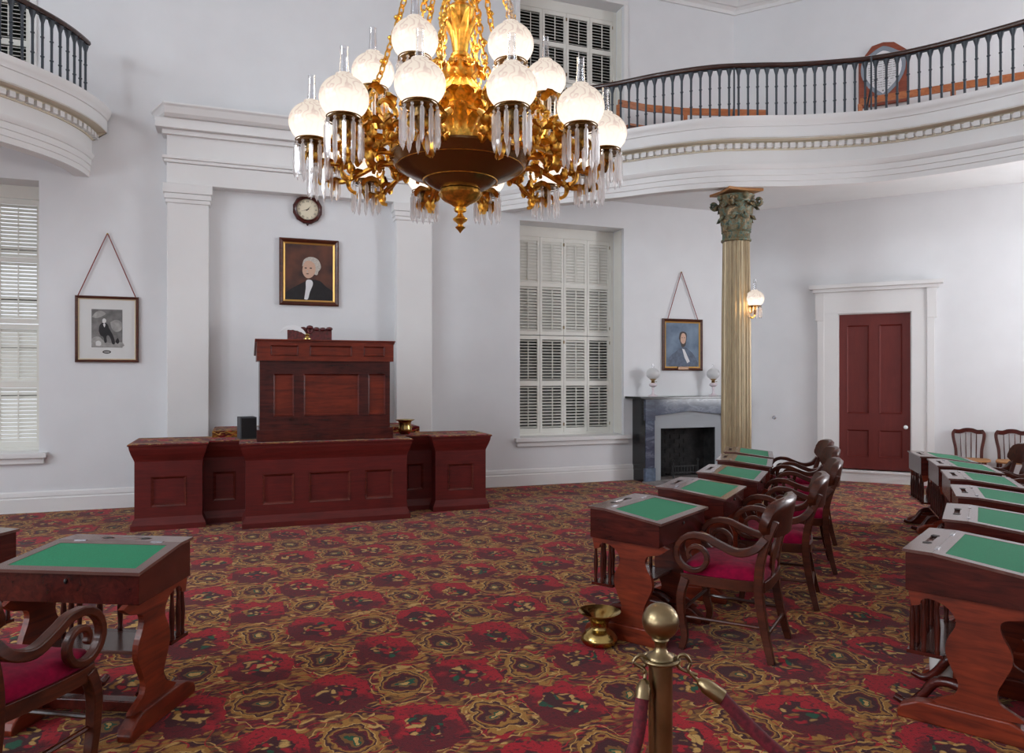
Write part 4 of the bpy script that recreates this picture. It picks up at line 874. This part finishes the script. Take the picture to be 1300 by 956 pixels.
# carved high-backed chair behind desk
k_=1.0; p=(396-650)/F
Kc=root('throne_chair',WP(-2.95,.62,.985),A,'carved red-brown high-backed chair, only its crest showing behind the tall desk','chair')
m=MB(); 
def crest(x):
    return 1.20+.03*math.cos(x*14)*0+ .035*abs(math.cos(x*13.5))+.02*(1-(x/.27)**2)
pts=[(-.27,.78)]+[(x/100,crest(x/100)) for x in range(-27,28,2)]+[(.27,.78)]
m.prism(pts,'y',0.0,.05); 
for i in range(7):
    x=-.24+i*.08; m.ell((x,-.01,crest(x)-.0),(.042,.03,.025),10,6)
m.torus((0,-.01,1.215),.03,.012,(0,1,0)); m.build('crest','redchair',Kc,smooth=50)
m=MB(); m.box(-.27,-.22,0,.05,0,.8); m.box(.22,.27,0,.05,0,.8); m.box(-.25,.25,-.5,.03,.38,.44); m.box(-.22,.22,.005,.04,.5,.8)
for x in (-.23,.19): m.tube([(x+.02,-.48,.4),(x+.02,-.5,0)],[.03,.02],8)
m.build('frame','mahogany',Kc,smooth=0); m=MB(); m.box(-.24,.24,-.48,.0,.44,.5); m.build('seat','velvet',Kc,bevel=.02)
# black speaker box
Sb=root('speaker_box',WP(-3.70,1.25,.908),A+.15,'small black box standing on the platform left of the tall desk','box')
m=MB(); m.box(-.09,.09,-.10,.12,0,.25); m.build('cabinet','speaker',Sb,smooth=0,bevel=.006); m=MB(); m.box(-.075,.085,-.108,-.10,.015,.235); m.build('grille','black',Sb,smooth=0)
# brass pot
Bp=root('brass_pot',WP(-1.87,1.25,.908),0,'brass spittoon with wide rim standing on the platform right of the tall desk','spittoon')
m=MB(); m.lathe([(.001,0),(.05,.0),(.078,.03),(.085,.06),(.078,.09),(.076,.14),(.082,.16),(.12,.178),(.12,.183),(.078,.172),(.07,.14),(.001,.1)],32); m.build('pot','brass',Bp,smooth=60)
# ------------------------------------------------------------------ gallery benches, plaque
def bench(pts,z,label):
    p0=Vector(pts[0]); Bn=root('gallery_bench',(p0.x,p0.y,4.86),0,label,'bench','benches behind the balcony rail')
    m=MB(); P_=[Vector((x,y,0))-Vector((p0.x,p0.y,0)) for x,y in pts]; m.sweep([p+Vector((0,0,z)) for p in P_],[(-.015,0),(.015,0),(.02,.10),(-.01,.10)]); m.build('back_rail','bench',Bn,smooth=0)
    m=MB(); m.sweep([p+Vector((0,0,.42)) for p in P_],[(0,0),(.32,0),(.32,.03),(0,.03)]); m.build('seat','bench',Bn,smooth=0)
    for i in range(0,len(P_),2):
        m=MB(); m.box(P_[i].x-.03,P_[i].x+.03,P_[i].y-.015,P_[i].y+.015,0,z+.02); m.build('support','bench',Bn,smooth=0)
def bpos(s_,k_): q=WP(s_,k_); return (q.x,q.y)
def ypx(px_,Yd): return ((px_-650)/F*Yd,Yd)
bench([ypx(785,10.95),ypx(820,11.15),ypx(870,11.3),ypx(932,11.35),ypx(974,11.38)],.80,'orange wooden bench behind the balcony rail, in the middle above the fireplace')
def dq(px_,k=.45): 
    p_=(px_-650)/F; Y=(Y1-k/CB)/(1-TB*p_); return (p_*Y,Y)
bench([dq(1092),dq(1150),dq(1210),dq(1280),dq(1340),dq(1400)],.80,'orange wooden bench behind the balcony rail at the far right, below the shield plaque')
s0,zt_=dpt(1090,60,.03); s1,_=dpt(1153,60,.03); _,zb_=dpt(1122,133,.03); _,zt_=dpt(1120,54,.03)
Pq=root('shield_plaque',WP2((s0+s1)/2,.003,zb_),B,'wooden wall plaque with pointed top and white inscribed shield, seen through the balcony rail','plaque')
w=(s1-s0)/2; h=zt_-zb_; m=MB(); m.prism([(-w,0),(w,0),(w,h*.80),(w*.45,h*.97),(0,h),(-w*.45,h*.97),(-w,h*.72)],'y',-.04,0); m.build('board','plaque_wood',Pq,smooth=0,bevel=.008)
def shield(k,y,mi,mm,th=.01):
    pts=smooth2([(0,h*(.5-.40*k)),(w*.55*k,h*(.5-.22*k)),(w*.88*k,h*.5),(w*.86*k,h*(.5+.22*k)),(w*.55*k,h*(.5+.33*k)),(w*.12*k,h*(.5+.42*k)),(-w*.12*k,h*(.5+.42*k)),(-w*.55*k,h*(.5+.33*k)),(-w*.86*k,h*(.5+.22*k)),(-w*.88*k,h*.5),(-w*.55*k,h*(.5-.22*k))],3); mm.prism(pts,'y',y-th,y,mi)
m=MB(); shield(1,-.04,0,m,.015); m.build('shield_rim','plaque_rim',Pq,smooth=0)
m=MB(); shield(.82,-.055,0,m,.004)
for i in range(13):
    z=h*(.28+i*.036); ww=w*(.3+.3*min(1,i/6)); segs=6; 
    for q in range(segs):
        if random.random()<.85: a=-ww+2*ww*q/segs; m.box(a,a+2*ww/segs*.8,-.0605,-.059,z,z+.007,1)
m.ell((w*.2,-.06,h*.78),(.012,.004,.012),8,6,1); m.ell((0,-.06,h*.22),(.012,.004,.012),8,6,1)
m.build('shield_face',['linenwhite','etching'],Pq,smooth=0)
# ------------------------------------------------------------------ senators' desks
WBK,WFR,DD,ZBK,ZFR,ZBT=.63,.712,.511,.797,.752,.603
def halfw(x): return (WBK+(WFR-WBK)*x/DD)/2
def make_desk():
    D_=root('writing_desk',(0,0,0))
    fx=.125
    def zt(x): return ZBK-.003 if x<=fx else ZBK-.003-(ZBK-ZFR)*(x-fx)/(DD-fx)
    # case
    m=MB(); i=.012; xs=[i,fx,DD-i]
    for sg in (-1,1):
        vs=[(x,sg*(halfw(x)-i),z) for x in xs for z in (ZBT,zt(x)-.014)]; m.add(vs+[(x,sg*(halfw(x)-i-.015),z) for x,_,z in vs],[(0,2,3,1),(2,4,5,3),(6,8,9,7)[::-1],(8,10,11,9)[::-1],(0,6,8,2),(2,8,10,4)])
    for x in (i,DD-i-.015):
        y0=halfw(x)-i; m.box(x,x+.015,-y0,y0,ZBT,zt(x)-.014)
    m.add([(i,-halfw(0)+i,ZBT+.002),(DD-i,-halfw(DD)+i,ZBT+.002),(DD-i,halfw(DD)-i,ZBT+.002),(i,halfw(0)-i,ZBT+.002)],[(0,1,2,3)])
    m.build('case','mahogany',D_,smooth=0,bevel=.002)
    # inkwell shelf with groove and wells
    m=MB(); xs_=[0,.045,.075,fx]; t=.014
    W0=.14
    rects=[(-.10,.10,.055,.075)]
    def yb(x,s): return s*halfw(x)
    # top as grid with a trough: cells along x
    def quad(x0,x1,ya,yb_,z0,z1): m.add([(x0,ya,z0),(x1,ya,z1),(x1,yb_,z1),(x0,yb_,z0)],[(0,1,2,3)])
    for x0,x1 in ((0,.05),(.05,.08),(.08,fx)):
        if x0==.05:
            for ya,yb_ in ((-.5,-.13),(.13,.5)):
                a0=max(ya,-halfw(x0)) if ya<0 else ya; b0=min(yb_,halfw(x0)) if yb_>0 else yb_
                m.add([(x0,max(ya,-halfw(x0)),ZBK),(x1,max(ya,-halfw(x1)),ZBK),(x1,min(yb_,halfw(x1)),ZBK),(x0,min(yb_,halfw(x0)),ZBK)],[(0,1,2,3)])
            m.add([(x0,-.13,ZBK),(x1,-.13,ZBK),(x1,.13,ZBK),(x0,.13,ZBK),(x0+.004,-.125,ZBK-.012),(x1-.004,-.125,ZBK-.012),(x1-.004,.125,ZBK-.012),(x0+.004,.125,ZBK-.012)],[(0,1,5,4),(1,2,6,5),(2,3,7,6),(3,0,4,7),(4,5,6,7)],0)
        else: m.add([(x0,-halfw(x0),ZBK),(x1,-halfw(x1),ZBK),(x1,halfw(x1),ZBK),(x0,halfw(x0),ZBK)],[(0,1,2,3)])
    m.add([(0,-halfw(0),ZBK-t),(fx,-halfw(fx),ZBK-t),(fx,halfw(fx),ZBK-t),(0,halfw(0),ZBK-t),(0,-halfw(0),ZBK),(fx,-halfw(fx),ZBK),(fx,halfw(fx),ZBK),(0,halfw(0),ZBK)],[(0,3,2,1),(0,1,5,4),(1,2,6,5),(2,3,7,6),(3,0,4,7)])
    io=m.build('pen_shelf','topwood',D_,smooth=0)
    for yy in (-.1,.1):
        m=MB(); m.lathe([(.001,ZBK+.0012),(.021,ZBK+.0012),(.021,ZBK-.002)],14,(.066,yy,0)); m.build('inkwell_hole','ink',io,smooth=0)
    # lid
    m=MB(); b=.006
    def zs(x): return ZBK-(ZBK-ZFR)*(x-fx)/(DD-fx)
    x0,x1=fx+.001,DD+.008; A_=[(x0,-halfw(x0)),(x1,-halfw(x1)),(x1,halfw(x1)),(x0,halfw(x0))]
    ins=[(x0+.045,-halfw(x0)+.05),(x1-.05,-halfw(x1)+.05),(x1-.05,halfw(x1)-.05),(x0+.045,halfw(x0)-.05)]
    vs=[(x,y,zs(x)) for x,y in A_]+[(x,y,zs(x)) for x,y in ins]+[(x,y,zs(x)-.014) for x,y in A_]+[(x,y,zs(x)-.003) for x,y in ins]
    m.add(vs,[(i_,(i_+1)%4,(i_+1)%4+4,i_+4) for i_ in range(4)]+[(i_+8,(i_+1)%4+8,(i_+1)%4,i_) for i_ in range(4)]+[(4+i_,4+(i_+1)%4,12+(i_+1)%4,12+i_) for i_ in range(4)]+[(11,10,9,8)])
    lid=m.build('lid','topwood',D_,smooth=0)
    m=MB(); m.add([(x,y,zs(x)-.0018) for x,y in ins],[(0,1,2,3)]); m.build('baize','baize',lid,smooth=0)
    for yy in (-.2,.2): m=MB(); m.box(fx-.006,fx+.010,yy-.03,yy+.03,ZBK-.001,ZBK+.002); m.build('hinge','steel',lid,smooth=0)
    m=MB(); m.ell((DD-.008,0,.70),(.006,.008,.012),8,6); m.build('keyhole','ink',D_)
    # side supports: pierced vase-shaped slabs on sledge feet
    prof=[(.02,.603),(.50,.603),(.49,.56),(.455,.545),(.40,.53),(.385,.50),(.395,.46),(.425,.40),(.43,.34),(.40,.27),(.375,.21),(.385,.16),(.44,.13),(.46,.10),(.14,.10),(.16,.13),(.21,.16),(.225,.21),(.20,.27),(.175,.34),(.18,.40),(.21,.46),(.215,.50),(.19,.54),(.15,.565),(.10,.575),(.075,.56),(.07,.54),(.035,.53)]
    prof=[(v.x,v.y) for v in spline([(a,b_,0) for a,b_ in prof],3)]
    for sg in (-1,1):
        yo=sg*(WBK/2-.035); m=MB(); m.prism(prof,'y',yo-.014,yo+.014); sp_=m.build('side_support','desk_side',D_,smooth=0,bevel=.003)
        m=MB(); ft=[(-.02,0),(.51,0),(.515,.03),(.50,.055),(.46,.085),(.42,.10),(.12,.10),(.05,.09),(-.01,.06),(-.025,.03)]; m.prism(ft,'y',yo-.035,yo+.035); m.build('foot','desk_side',sp_,smooth=0,bevel=.008)
        # scroll brace inside
        m=MB(); yi=yo-sg*.05; pth_=spline([(.30,yi,.12),(.22,yi-sg*.02,.17),(.12,yi-sg*.04,.16),(.06,yi-sg*.04,.08),(-.0,yi-sg*.04,.03),(-.06,yi-sg*.04,.045)],4); m.tube(pth_,[.03-.0007*i_ for i_ in range(len(pth_))],8); m.build('scroll_brace','mahogany',sp_,smooth=60)
    m=MB(); m.box(.05,.30,-WBK/2+.05,WBK/2-.05,.305,.322); m.build('book_shelf','topwood',D_,smooth=0,bevel=.003)
    m=MB(); m.box(.27,.33,-WBK/2+.05,WBK/2-.05,.05,.10); m.build('stretcher','mahogany',D_,smooth=0,bevel=.004)
    sm=MB(); sm.lathe([(.009,.318),(.014,.33),(.010,.345),(.013,.40),(.0145,.44),(.010,.50),(.008,.54),(.012,.555),(.009,.57),(.009,.604)],8)
    s0_=None; spots=[(.035,-.27+j*.09) for j in range(7)]+[(.10,-.285),(.10,.285),(.035,.27)]
    spots=[(.035,-.275+j*.11) for j in range(6)]+[(.085,-.283),(.085,.283),(.14,-.283),(.14,.283)]
    m=MB(); m.box(.015,.05,-WBK/2+.02,WBK/2-.02,.305,.322); m.box(.05,.165,-WBK/2+.02,-WBK/2+.05,.305,.322); m.box(.05,.165,WBK/2-.05,WBK/2-.02,.305,.322); m.build('shelf_edge','mahogany',D_,smooth=0)
    for x,y in spots:
        if s0_ is None: s0_=sm.build('spindle','mahogany_z',D_,smooth=60); o_=s0_
        else: o_=s0_.copy(); COL.objects.link(o_)
        o_.location=(x,y,0)
    return D_
# ------------------------------------------------------------------ armchairs
def make_armchair():
    C_=root('armchair',(0,0,0)); W_=.255; Wr=.225
    # seat rail
    m=MB(); pr=[(-.03,-W_),(-.045,-W_*.6),(-.05,0),(-.045,W_*.6),(-.03,W_),(.20,W_+.005),(.42,Wr),(.45,Wr-.04),(.46,0),(.45,-Wr+.04),(.42,-Wr),(.20,-W_-.005)]
    pr=smooth2(pr,4); m.prism(pr,'z',.385,.445); m.build('seat_frame','chair_wood',C_,smooth=40,bevel=.008)
    m=MB(); rings=[]; n=len(pr); c_=(.205,0)
    for k,z in ((.93,.44),(.95,.47),(.90,.498),(.75,.515),(.45,.523),(.05,.526)): rings+=[(c_[0]+(x-c_[0])*k,y*k,z) for x,y in pr]
    m.add(rings,[(j*n+i,j*n+(i+1)%n,(j+1)*n+(i+1)%n,(j+1)*n+i) for j in range(5) for i in range(n)]+[tuple(5*n+i for i in range(n))]); m.build('seat','velvet',C_,smooth=70)
    sq=lambda a,b:[(-a,-b),(a,-b),(a,b),(-a,b)]
    for sg in (-1,1):
        m=MB(); p=spline([(.0,sg*(W_-.01),.42),(-.025,sg*W_,.32),(-.02,sg*W_,.18),(.0,sg*(W_+.005),.08),(-.02,sg*(W_+.01),.0)],4); m.sweep(p,sq(.022,.022),up=(0,1,0),scale=[1.15-.35*i/(len(p)-1) for i in range(len(p))]); m.build('leg','chair_wood',C_,smooth=40,bevel=.004)
        # back leg + stile in one bent piece
        m=MB(); p=spline([(.49,sg*(Wr+.02),0),(.455,sg*(Wr+.005),.14),(.425,sg*Wr,.30),(.415,sg*Wr,.42),(.425,sg*(Wr+.005),.55),(.46,sg*(Wr+.01),.68),(.51,sg*(Wr+.01),.80)],4); m.sweep(p,sq(.022,.023),up=(0,1,0),scale=[.85+.25*math.sin(PI*i/(len(p)-1)) for i in range(len(p))]); m.build('leg','chair_wood',C_,smooth=40,bevel=.004)
        # arm with scroll
        m=MB(); yy=sg*(W_+.012)
        arc=[]; cxx,czz=.06,.562; n=26
        for i in range(n+1):
            t=i/n; a=PI/2+t*2*PI*1.35; rr=.12*(1-.76*t); arc.append(Vector((cxx+rr*1.05*math.cos(a),yy,czz+rr*math.sin(a))))
        top=spline([(.455,sg*(Wr+.012),.70),(.40,sg*(Wr+.03),.635),(.31,yy+sg*.01,.61),(.20,yy+sg*.005,.645),(.13,yy,.675),arc[0]],5)
        p=top[:-1]+arc; L_=len(p); m.sweep(p,[(-.019,-.021),(.019,-.021),(.019,.021),(-.019,.021)],up=(0,1,0),scale=[1.25-.55*min(1,i/L_*1.1) for i in range(L_)]); m.build('arm','chair_wood',C_,smooth=50,bevel=.006)
    # crest rail curved and rolled
    m=MB(); vs=[];fs=[]; n=14; pf=[(.0,.70),(.022,.705),(.03,.78),(.045,.86),(.052,.905),(.03,.925),(.0,.915),(-.005,.86),(-.018,.78),(-.02,.705)]
    for i in range(n+1):
        t=-1+2*i/n; y=.285*t; bow=.075*(1-t*t); k=(1-abs(t)**7*.6)
        for a_,z in pf: vs.append((.445+bow+a_,y,.80+(z-.80)*k-.01*abs(t)))
    q=len(pf)
    for i in range(n):
        for j in range(q): fs.append((i*q+j,i*q+(j+1)%q,(i+1)*q+(j+1)%q,(i+1)*q+j))
    fs.append(tuple(range(q))); fs.append(tuple(n*q+j for j in reversed(range(q)))); m.add(vs,fs); m.build('crest_rail','chair_wood',C_,smooth=60)
    # vase splat
    sp_=[(-.045,.43),(-.04,.47),(-.055,.52),(-.075,.58),(-.06,.64),(-.035,.68),(-.05,.72),(.05,.72),(.035,.68),(.06,.64),(.075,.58),(.055,.52),(.04,.47),(.045,.43)]
    m=MB(); sp2=smooth2(sp_,3); vs=[(.435+.16*max(0,z-.5),y,z) for y,z in sp2]; n=len(sp2); tri=tessellate_polygon([[Vector((a,b,0)) for a,b in sp2]])
    m.add(vs+[(x+.014,y,z) for x,y,z in vs],[tuple(t) for t in tri]+[tuple(i+n for i in reversed(t)) for t in tri]+[(i,(i+1)%n,(i+1)%n+n,i+n) for i in range(n)]); m.build('splat','chair_wood',C_,smooth=30)
    for a_,b_ in (((-.005,-W_+.01,.19),(.455,-Wr-.003,.19)),((-.005,W_-.01,.19),(.455,Wr+.003,.19)),((.46,-Wr,.15),(.46,Wr,.15)),((-.015,-W_,.23),(-.015,W_,.23))):
        m=MB(); m.tube([a_,b_],.011,8); m.build('stretcher','chair_wood',C_)
    return C_
desk0=make_desk(); chair0=make_armchair(); ud=[False]; uc=[False]
def place(proto,used,loc,rz,label,cat,group):
    o=proto if not used[0] else dup(proto); used[0]=True
    o.location=loc; o.rotation_euler=(0,0,rz); tag(o,label,cat,group); return o
dk=[(.665,4.853,-36.9,'green-topped desk at the front of the middle row, brass spittoon beside it',1,'armchair with crimson seat and scroll arms, nearest the camera in the middle row of chairs'),
 (1.214,5.685,-28.9,'green-topped desk second from the front in the middle row',1,'scroll-arm chair second from the front in the middle row'),
 (1.707,6.552,-24.7,'green-topped desk third from the front in the middle row, standing before the hearth',1,'scroll-arm chair third from the front in the middle row'),
 (2.119,7.511,-20.4,'green-topped desk fourth from the front in the middle row',1,'scroll-arm chair fourth from the front in the middle row'),
 (2.405,8.295,-18.3,'farthest green-topped desk of the middle row, at the foot of the fluted column',1,'farthest scroll-arm chair of the middle row, its back in front of the red door'),
 (2.042,3.697,-39.9,'green-topped desk at the lower right corner of the picture, nearest of the right row',1,'scroll-arm chair cut by the right edge beside the nearest right-hand desk'),
 (2.626,4.447,-32.7,'green-topped desk second from the front in the right row',1,'scroll-arm chair behind the second desk of the right row'),
 (3.17,5.267,-27.6,'green-topped desk third from the front in the right row',1,'scroll-arm chair behind the third desk of the right row'),
 (3.63,6.151,-25.1,'green-topped desk fourth from the front in the right row',1,'scroll-arm chair at the right edge behind the fourth desk of the right row'),
 (4.024,7.021,-22.0,'green-topped desk fifth from the front in the right row',1,'scroll-arm chair at the right edge behind the fifth desk of the right row'),
 (4.282,7.814,-18.1,'farthest green-topped desk of the right row, its grey back and spindles facing left',1,'farthest scroll-arm chair of the right row, in front of the spindle-back wall chairs'),
 (-1.927,3.742,-95.7,'mahogany desk with green baize at the lower left, side lit warm brown',2,'armchair with crimson seat and large scroll arm at the lower left corner'),
 (-2.93,3.99,-105,'desk cut by the left edge, only its pale shining top corner showing',0,'')]
for X,Y,th,lab,ch,cl in dk:
    t=R(th); place(desk0,ud,(X,Y,0),t,lab,'desk','green-topped writing desks')
    if ch:
        ox,oy,da=(.575,.05,R(6)) if ch==1 else (.75,.05,R(-4))
        e=Vector((math.cos(t),math.sin(t),0)); n=Vector((-math.sin(t),math.cos(t),0)); p=Vector((X,Y,0))+e*ox+n*oy
        place(chair0,uc,p,t+da,cl,'chair','scroll-arm chairs at the desks')
# spindle-back chairs against the door wall
def side_chair():
    C_=root('side_chair',(0,0,0)); m=MB(); m.prism(smooth2([(-.20,-.20),(.20,-.21),(.21,.20),(-.18,.20)][::-1],4),'z',.43,.455); m.build('seat','oakseat',C_,smooth=40,bevel=.006)
    for sg in (-1,1):
        m=MB(); m.tube([(sg*.17,-.18,.43),(sg*.19,-.21,0)],[.018,.013],8); m.build('leg','mahogany_z',C_); m=MB(); m.tube([(sg*.17,.17,.43),(sg*.19,.22,0)],[.018,.013],8); m.build('leg','mahogany_z',C_)
        m=MB(); m.sweep(spline([(sg*.155,.18,.44),(sg*.16,.20,.58),(sg*.185,.22,.72),(sg*.19,.235,.80),(sg*.165,.24,.845)],4),[(-.02,-.014),(.02,-.014),(.02,.014),(-.02,.014)],up=(0,1,0)); m.build('back_post','mahogany_z',C_,smooth=50,bevel=.004)
    m=MB(); m.sweep(spline([(-.185,.24,.83),(-.11,.245,.825),(-.05,.25,.845),(0,.25,.85),(.05,.25,.845),(.11,.245,.825),(.185,.24,.83)],4),[(-.013,-.03),(.013,-.03),(.013,.03),(-.013,.03)]); m.build('crest_rail','mahogany',C_,smooth=50,bevel=.006)
    for x in (-.09,-.03,.03,.09):
        m=MB(); m.tube([(x,.185,.45),(x*1.05,.21,.6),(x*1.1,.24,.81)],[.007,.009,.006],8); m.build('spindle','mahogany_z',C_)
    m=MB(); m.tube([(-.18,-.2,.2),(.18,-.2,.2)],.01,6); m.tube([(-.18,.2,.2),(.18,.2,.2)],.01,6); m.build('stretcher','mahogany',C_)
    return C_
sc0=side_chair(); us=[False]
for px_,lab in ((1231,'spindle-back side chair with tan seat against the wall just right of the red door'),(1287.5,'spindle-back side chair with tan seat against the wall at the right edge')):
    s_,_=dpt(px_,560,.3); place(sc0,us,WP2(s_,.30),B,lab,'chair','spindle-back chairs by the wall')
# ------------------------------------------------------------------ spittoon, stanchion
Yd=1488/(818-480.); Sp=root('spittoon',((761-650)/F*Yd,Yd,0),0,'brass spittoon with flared rim on the carpet beside the nearest middle-row desk','spittoon'); Sp.scale=(1.08,1.08,.98)
m=MB(); m.lathe([(.001,0),(.055,0),(.062,.004),(.092,.012),(.103,.03),(.098,.055),(.075,.085),(.055,.098),(.050,.105),(.050,.135),(.06,.155),(.085,.18),(.118,.20),(.118,.205),(.10,.192),(.06,.165),(.046,.14),(.03,.125),(.001,.125)],40); m.build('bowl','brass',Sp,smooth=50)
Ys=1.70; Xs=(838.5-650)/F*Ys
St=root('stanchion',(Xs,Ys,0),0,'antique brass rope stanchion with ball top in the foreground','stanchion')
zb=1.6-308.5/F*Ys; m=MB(); m.ell((0,0,zb),.0425,32,24); m.build('ball','antbrass',St,smooth=80)
m=MB(); m.lathe([(.018,zb-.036),(.02,zb-.042),(.0135,zb-.05),(.0135,zb-.062),(.018,zb-.072),(.03,zb-.078),(.033,zb-.083),(.033,zb-.09),(.02,zb-.09)],28); m.build('neck','antbrass',St,smooth=50)
m=MB(); m.lathe([(.0275,zb-.089),(.0275,.05),(.04,.04),(.13,.03),(.15,.018),(.152,0)],32); m.build('post','antbrass',St,smooth=40)
m=MB(); m.torus((0,0,zb-.088),.041,.005,(0,0,1),32,8,sx=1); 
for i in range(4): a=PI/4+i*PI/2; m.tube([(.028*math.cos(a),.028*math.sin(a),zb-.09),(.041*math.cos(a),.041*math.sin(a),zb-.088)],.004,6)
m.build('ring','antbrass',St,smooth=60)
def hook_rope(sg,pts,end,lab):
    o=root('barrier_rope',St.location,0,lab,'rope','barrier ropes on the stanchion')
    p=[Vector(q) for q in pts]; m=MB(); loop=spline([p[0]+Vector((0,0,.012)),p[0]+Vector((sg*.012,-.004,.014)),p[0]+Vector((sg*.024,-.004,-.002)),(p[0]+p[1])/2,p[1]],6); m.tube(loop,.0045,8)
    m.tube(spline([p[0]+Vector((0,0,.012)),p[0]+Vector((-sg*.006,0,-.004)),p[0]+Vector((sg*.004,.0,-.02)),p[1]+Vector((0,0,.012))],5),.004,8)
    d=(p[2]-p[1]).normalized(); m.tube([p[1],p[1]+d*.004,p[1]+d*.02,p[1]+d*.03,p[2]],[.004,.010,.017,.018,.018],16); m.build('snap_hook','antbrass',o,smooth=50)
    m=MB(); q=spline([p[2]-d*.005]+[Vector(e) for e in end],8); m.tube(q,.0155,12); m.build('rope','ropered',o,smooth=60)
zc=zb-.09
hook_rope(1,[(.043,-.004,zc),(.083,-.012,zc-.042),(.135,-.03,zc-.075)],[(.30,-.06,zc-.22),(.60,-.10,zc-.36),(1.0,-.12,zc-.38),(1.4,-.1,zc-.25)],'red barrier rope with brass snap hook leaving the stanchion to the right')
hook_rope(-1,[(-.040,-.006,zc),(-.040,-.02,zc-.035),(-.048,-.035,zc-.075)],[(-.10,-.06,zc-.24),(-.35,-.14,zc-.44),(-.75,-.22,zc-.50),(-1.2,-.25,zc-.4)],'red barrier rope with brass snap hook hanging down left of the stanchion')
# pale ceramic jar below the near right desk
Yj=3.86; Wj=root('ceramic_jar',((1196-650)/F*Yj,Yj,0),0,'pale ceramic jar standing on the carpet under the nearest right-hand desk','jar')
m=MB(); m.lathe([(.001,0),(.048,0),(.056,.01),(.06,.10),(.055,.20),(.045,.225),(.03,.24),(.032,.255),(.001,.26)],24); m.build('jar_body','ceramic',Wj,smooth=50)
# added dark boxes behind window 2 and upper windows keep the shutter gaps dark
Ex=MB()
for (a,b,c,d) in (WIN['w2'],UP['u2'],UP['u1']):
    Ex.box(a-.3,b+.3,1.25,1.3,c-.5,d+.4); Ex.box(a-.3,b+.3,.5,1.25,d+.3,d+.4); Ex.box(a-.35,a-.3,.5,1.3,c-.5,d+.4); Ex.box(b+.3,b+.35,.5,1.3,c-.5,d+.4); Ex.box(a-.3,b+.3,.5,1.25,c-.55,c-.5)
o=Ex.build('dark_window_box','dark_backing',loc=WP(0,0),rotz=A,smooth=0); o['kind']='structure'
# ------------------------------------------------------------------ light
W=bpy.data.worlds.new('World'); sc.world=W; W.use_nodes=True; nt=W.node_tree; bg=nt.nodes['Background']
sky=nt.nodes.new('ShaderNodeTexSky'); sky.sky_type='HOSEK_WILKIE'; sky.turbidity=4; sky.sun_direction=(-.5,-.6,.62)
mixn=nt.nodes.new('ShaderNodeMix'); mixn.data_type='RGBA'; mixn.inputs[0].default_value=.75; nt.links.new(sky.outputs[0],mixn.inputs[6]); mixn.inputs[7].default_value=(.9,.93,1,1); nt.links.new(mixn.outputs[2],bg.inputs[0]); bg.inputs[1].default_value=1.6
def area(loc,target,sx_,sy_,power,col=(1,1,1)):
    l=bpy.data.lights.new('daylight','AREA'); l.shape='RECTANGLE'; l.size=sx_; l.size_y=sy_; l.energy=power; l.color=col
    o=bpy.data.objects.new('daylight',l); COL.objects.link(o); o.location=loc; d=Vector(target)-Vector(loc); o.rotation_euler=d.to_track_quat('-Z','Y').to_euler(); return o
COOL=(.86,.92,1.0); WARM=(1,.9,.78)
for a,b,c,d in rightwin:
    dv=(WP(sR,KB)-eR).normalized(); p=eR+dv*((a+b)/2); inn=Vector((WP(S0,8)-WP(sR,8))[:]).normalized(); p=p-inn*.2; area((p.x,p.y,(c+d)/2),(p+inn*5-dv*(2.5 if (a<2 and c<2) else (4 if a<2 else 0)))[:2]+((c+d)/2+((5.0 if a<2 else .6) if c<2 else -.3),),b-a,d-c,((350 if a<2 else 24) if c<2 else (150 if a<2 else 35)),(.95,.96,1.0))
for a,b,c,d in leftwin:
    st=WP(sL,KB); dv=(WP(sL,kR)-st).normalized(); p=st+dv*((a+b)/2); inn=Vector((WP(S0,8)-WP(sL,8))[:]).normalized(); p=p-inn*.2; area((p.x,p.y,(c+d)/2),(p+inn*5)[:2]+((c+d)/2+(2.6 if c<2 else -.3),),b-a,d-c,(155 if c<2 else 300),(.84,.92,1.0))
# gas light of chandelier
l=bpy.data.lights.new('gaslight','POINT'); l.energy=65; l.color=(1,.8,.55); l.shadow_soft_size=.3
o=bpy.data.objects.new('gaslight',l); COL.objects.link(o); o.location=(cx,Zc,3.35)
l=bpy.data.lights.new('gaslight','POINT'); l.energy=5; l.color=(1,.66,.36); l.shadow_soft_size=.1
o=bpy.data.objects.new('gaslight',l); COL.objects.link(o); o.location=(sx-.02,9.36,sz+.0)
# ------------------------------------------------------------------ camera
cam=bpy.data.cameras.new('cam'); co=bpy.data.objects.new('camera',cam); COL.objects.link(co); sc.camera=co
co.location=(0,0,1.6); co.rotation_euler=(R(90),0,0); cam.sensor_width=36; cam.lens=F/1300*36; cam.shift_y=(HZ-478)/1300; cam.clip_start=.05
sc.view_settings.view_transform='Standard'; sc.view_settings.look='None'; sc.view_settings.gamma=1; sc.view_settings.use_curve_mapping=False; sc.view_settings.exposure=-0.12
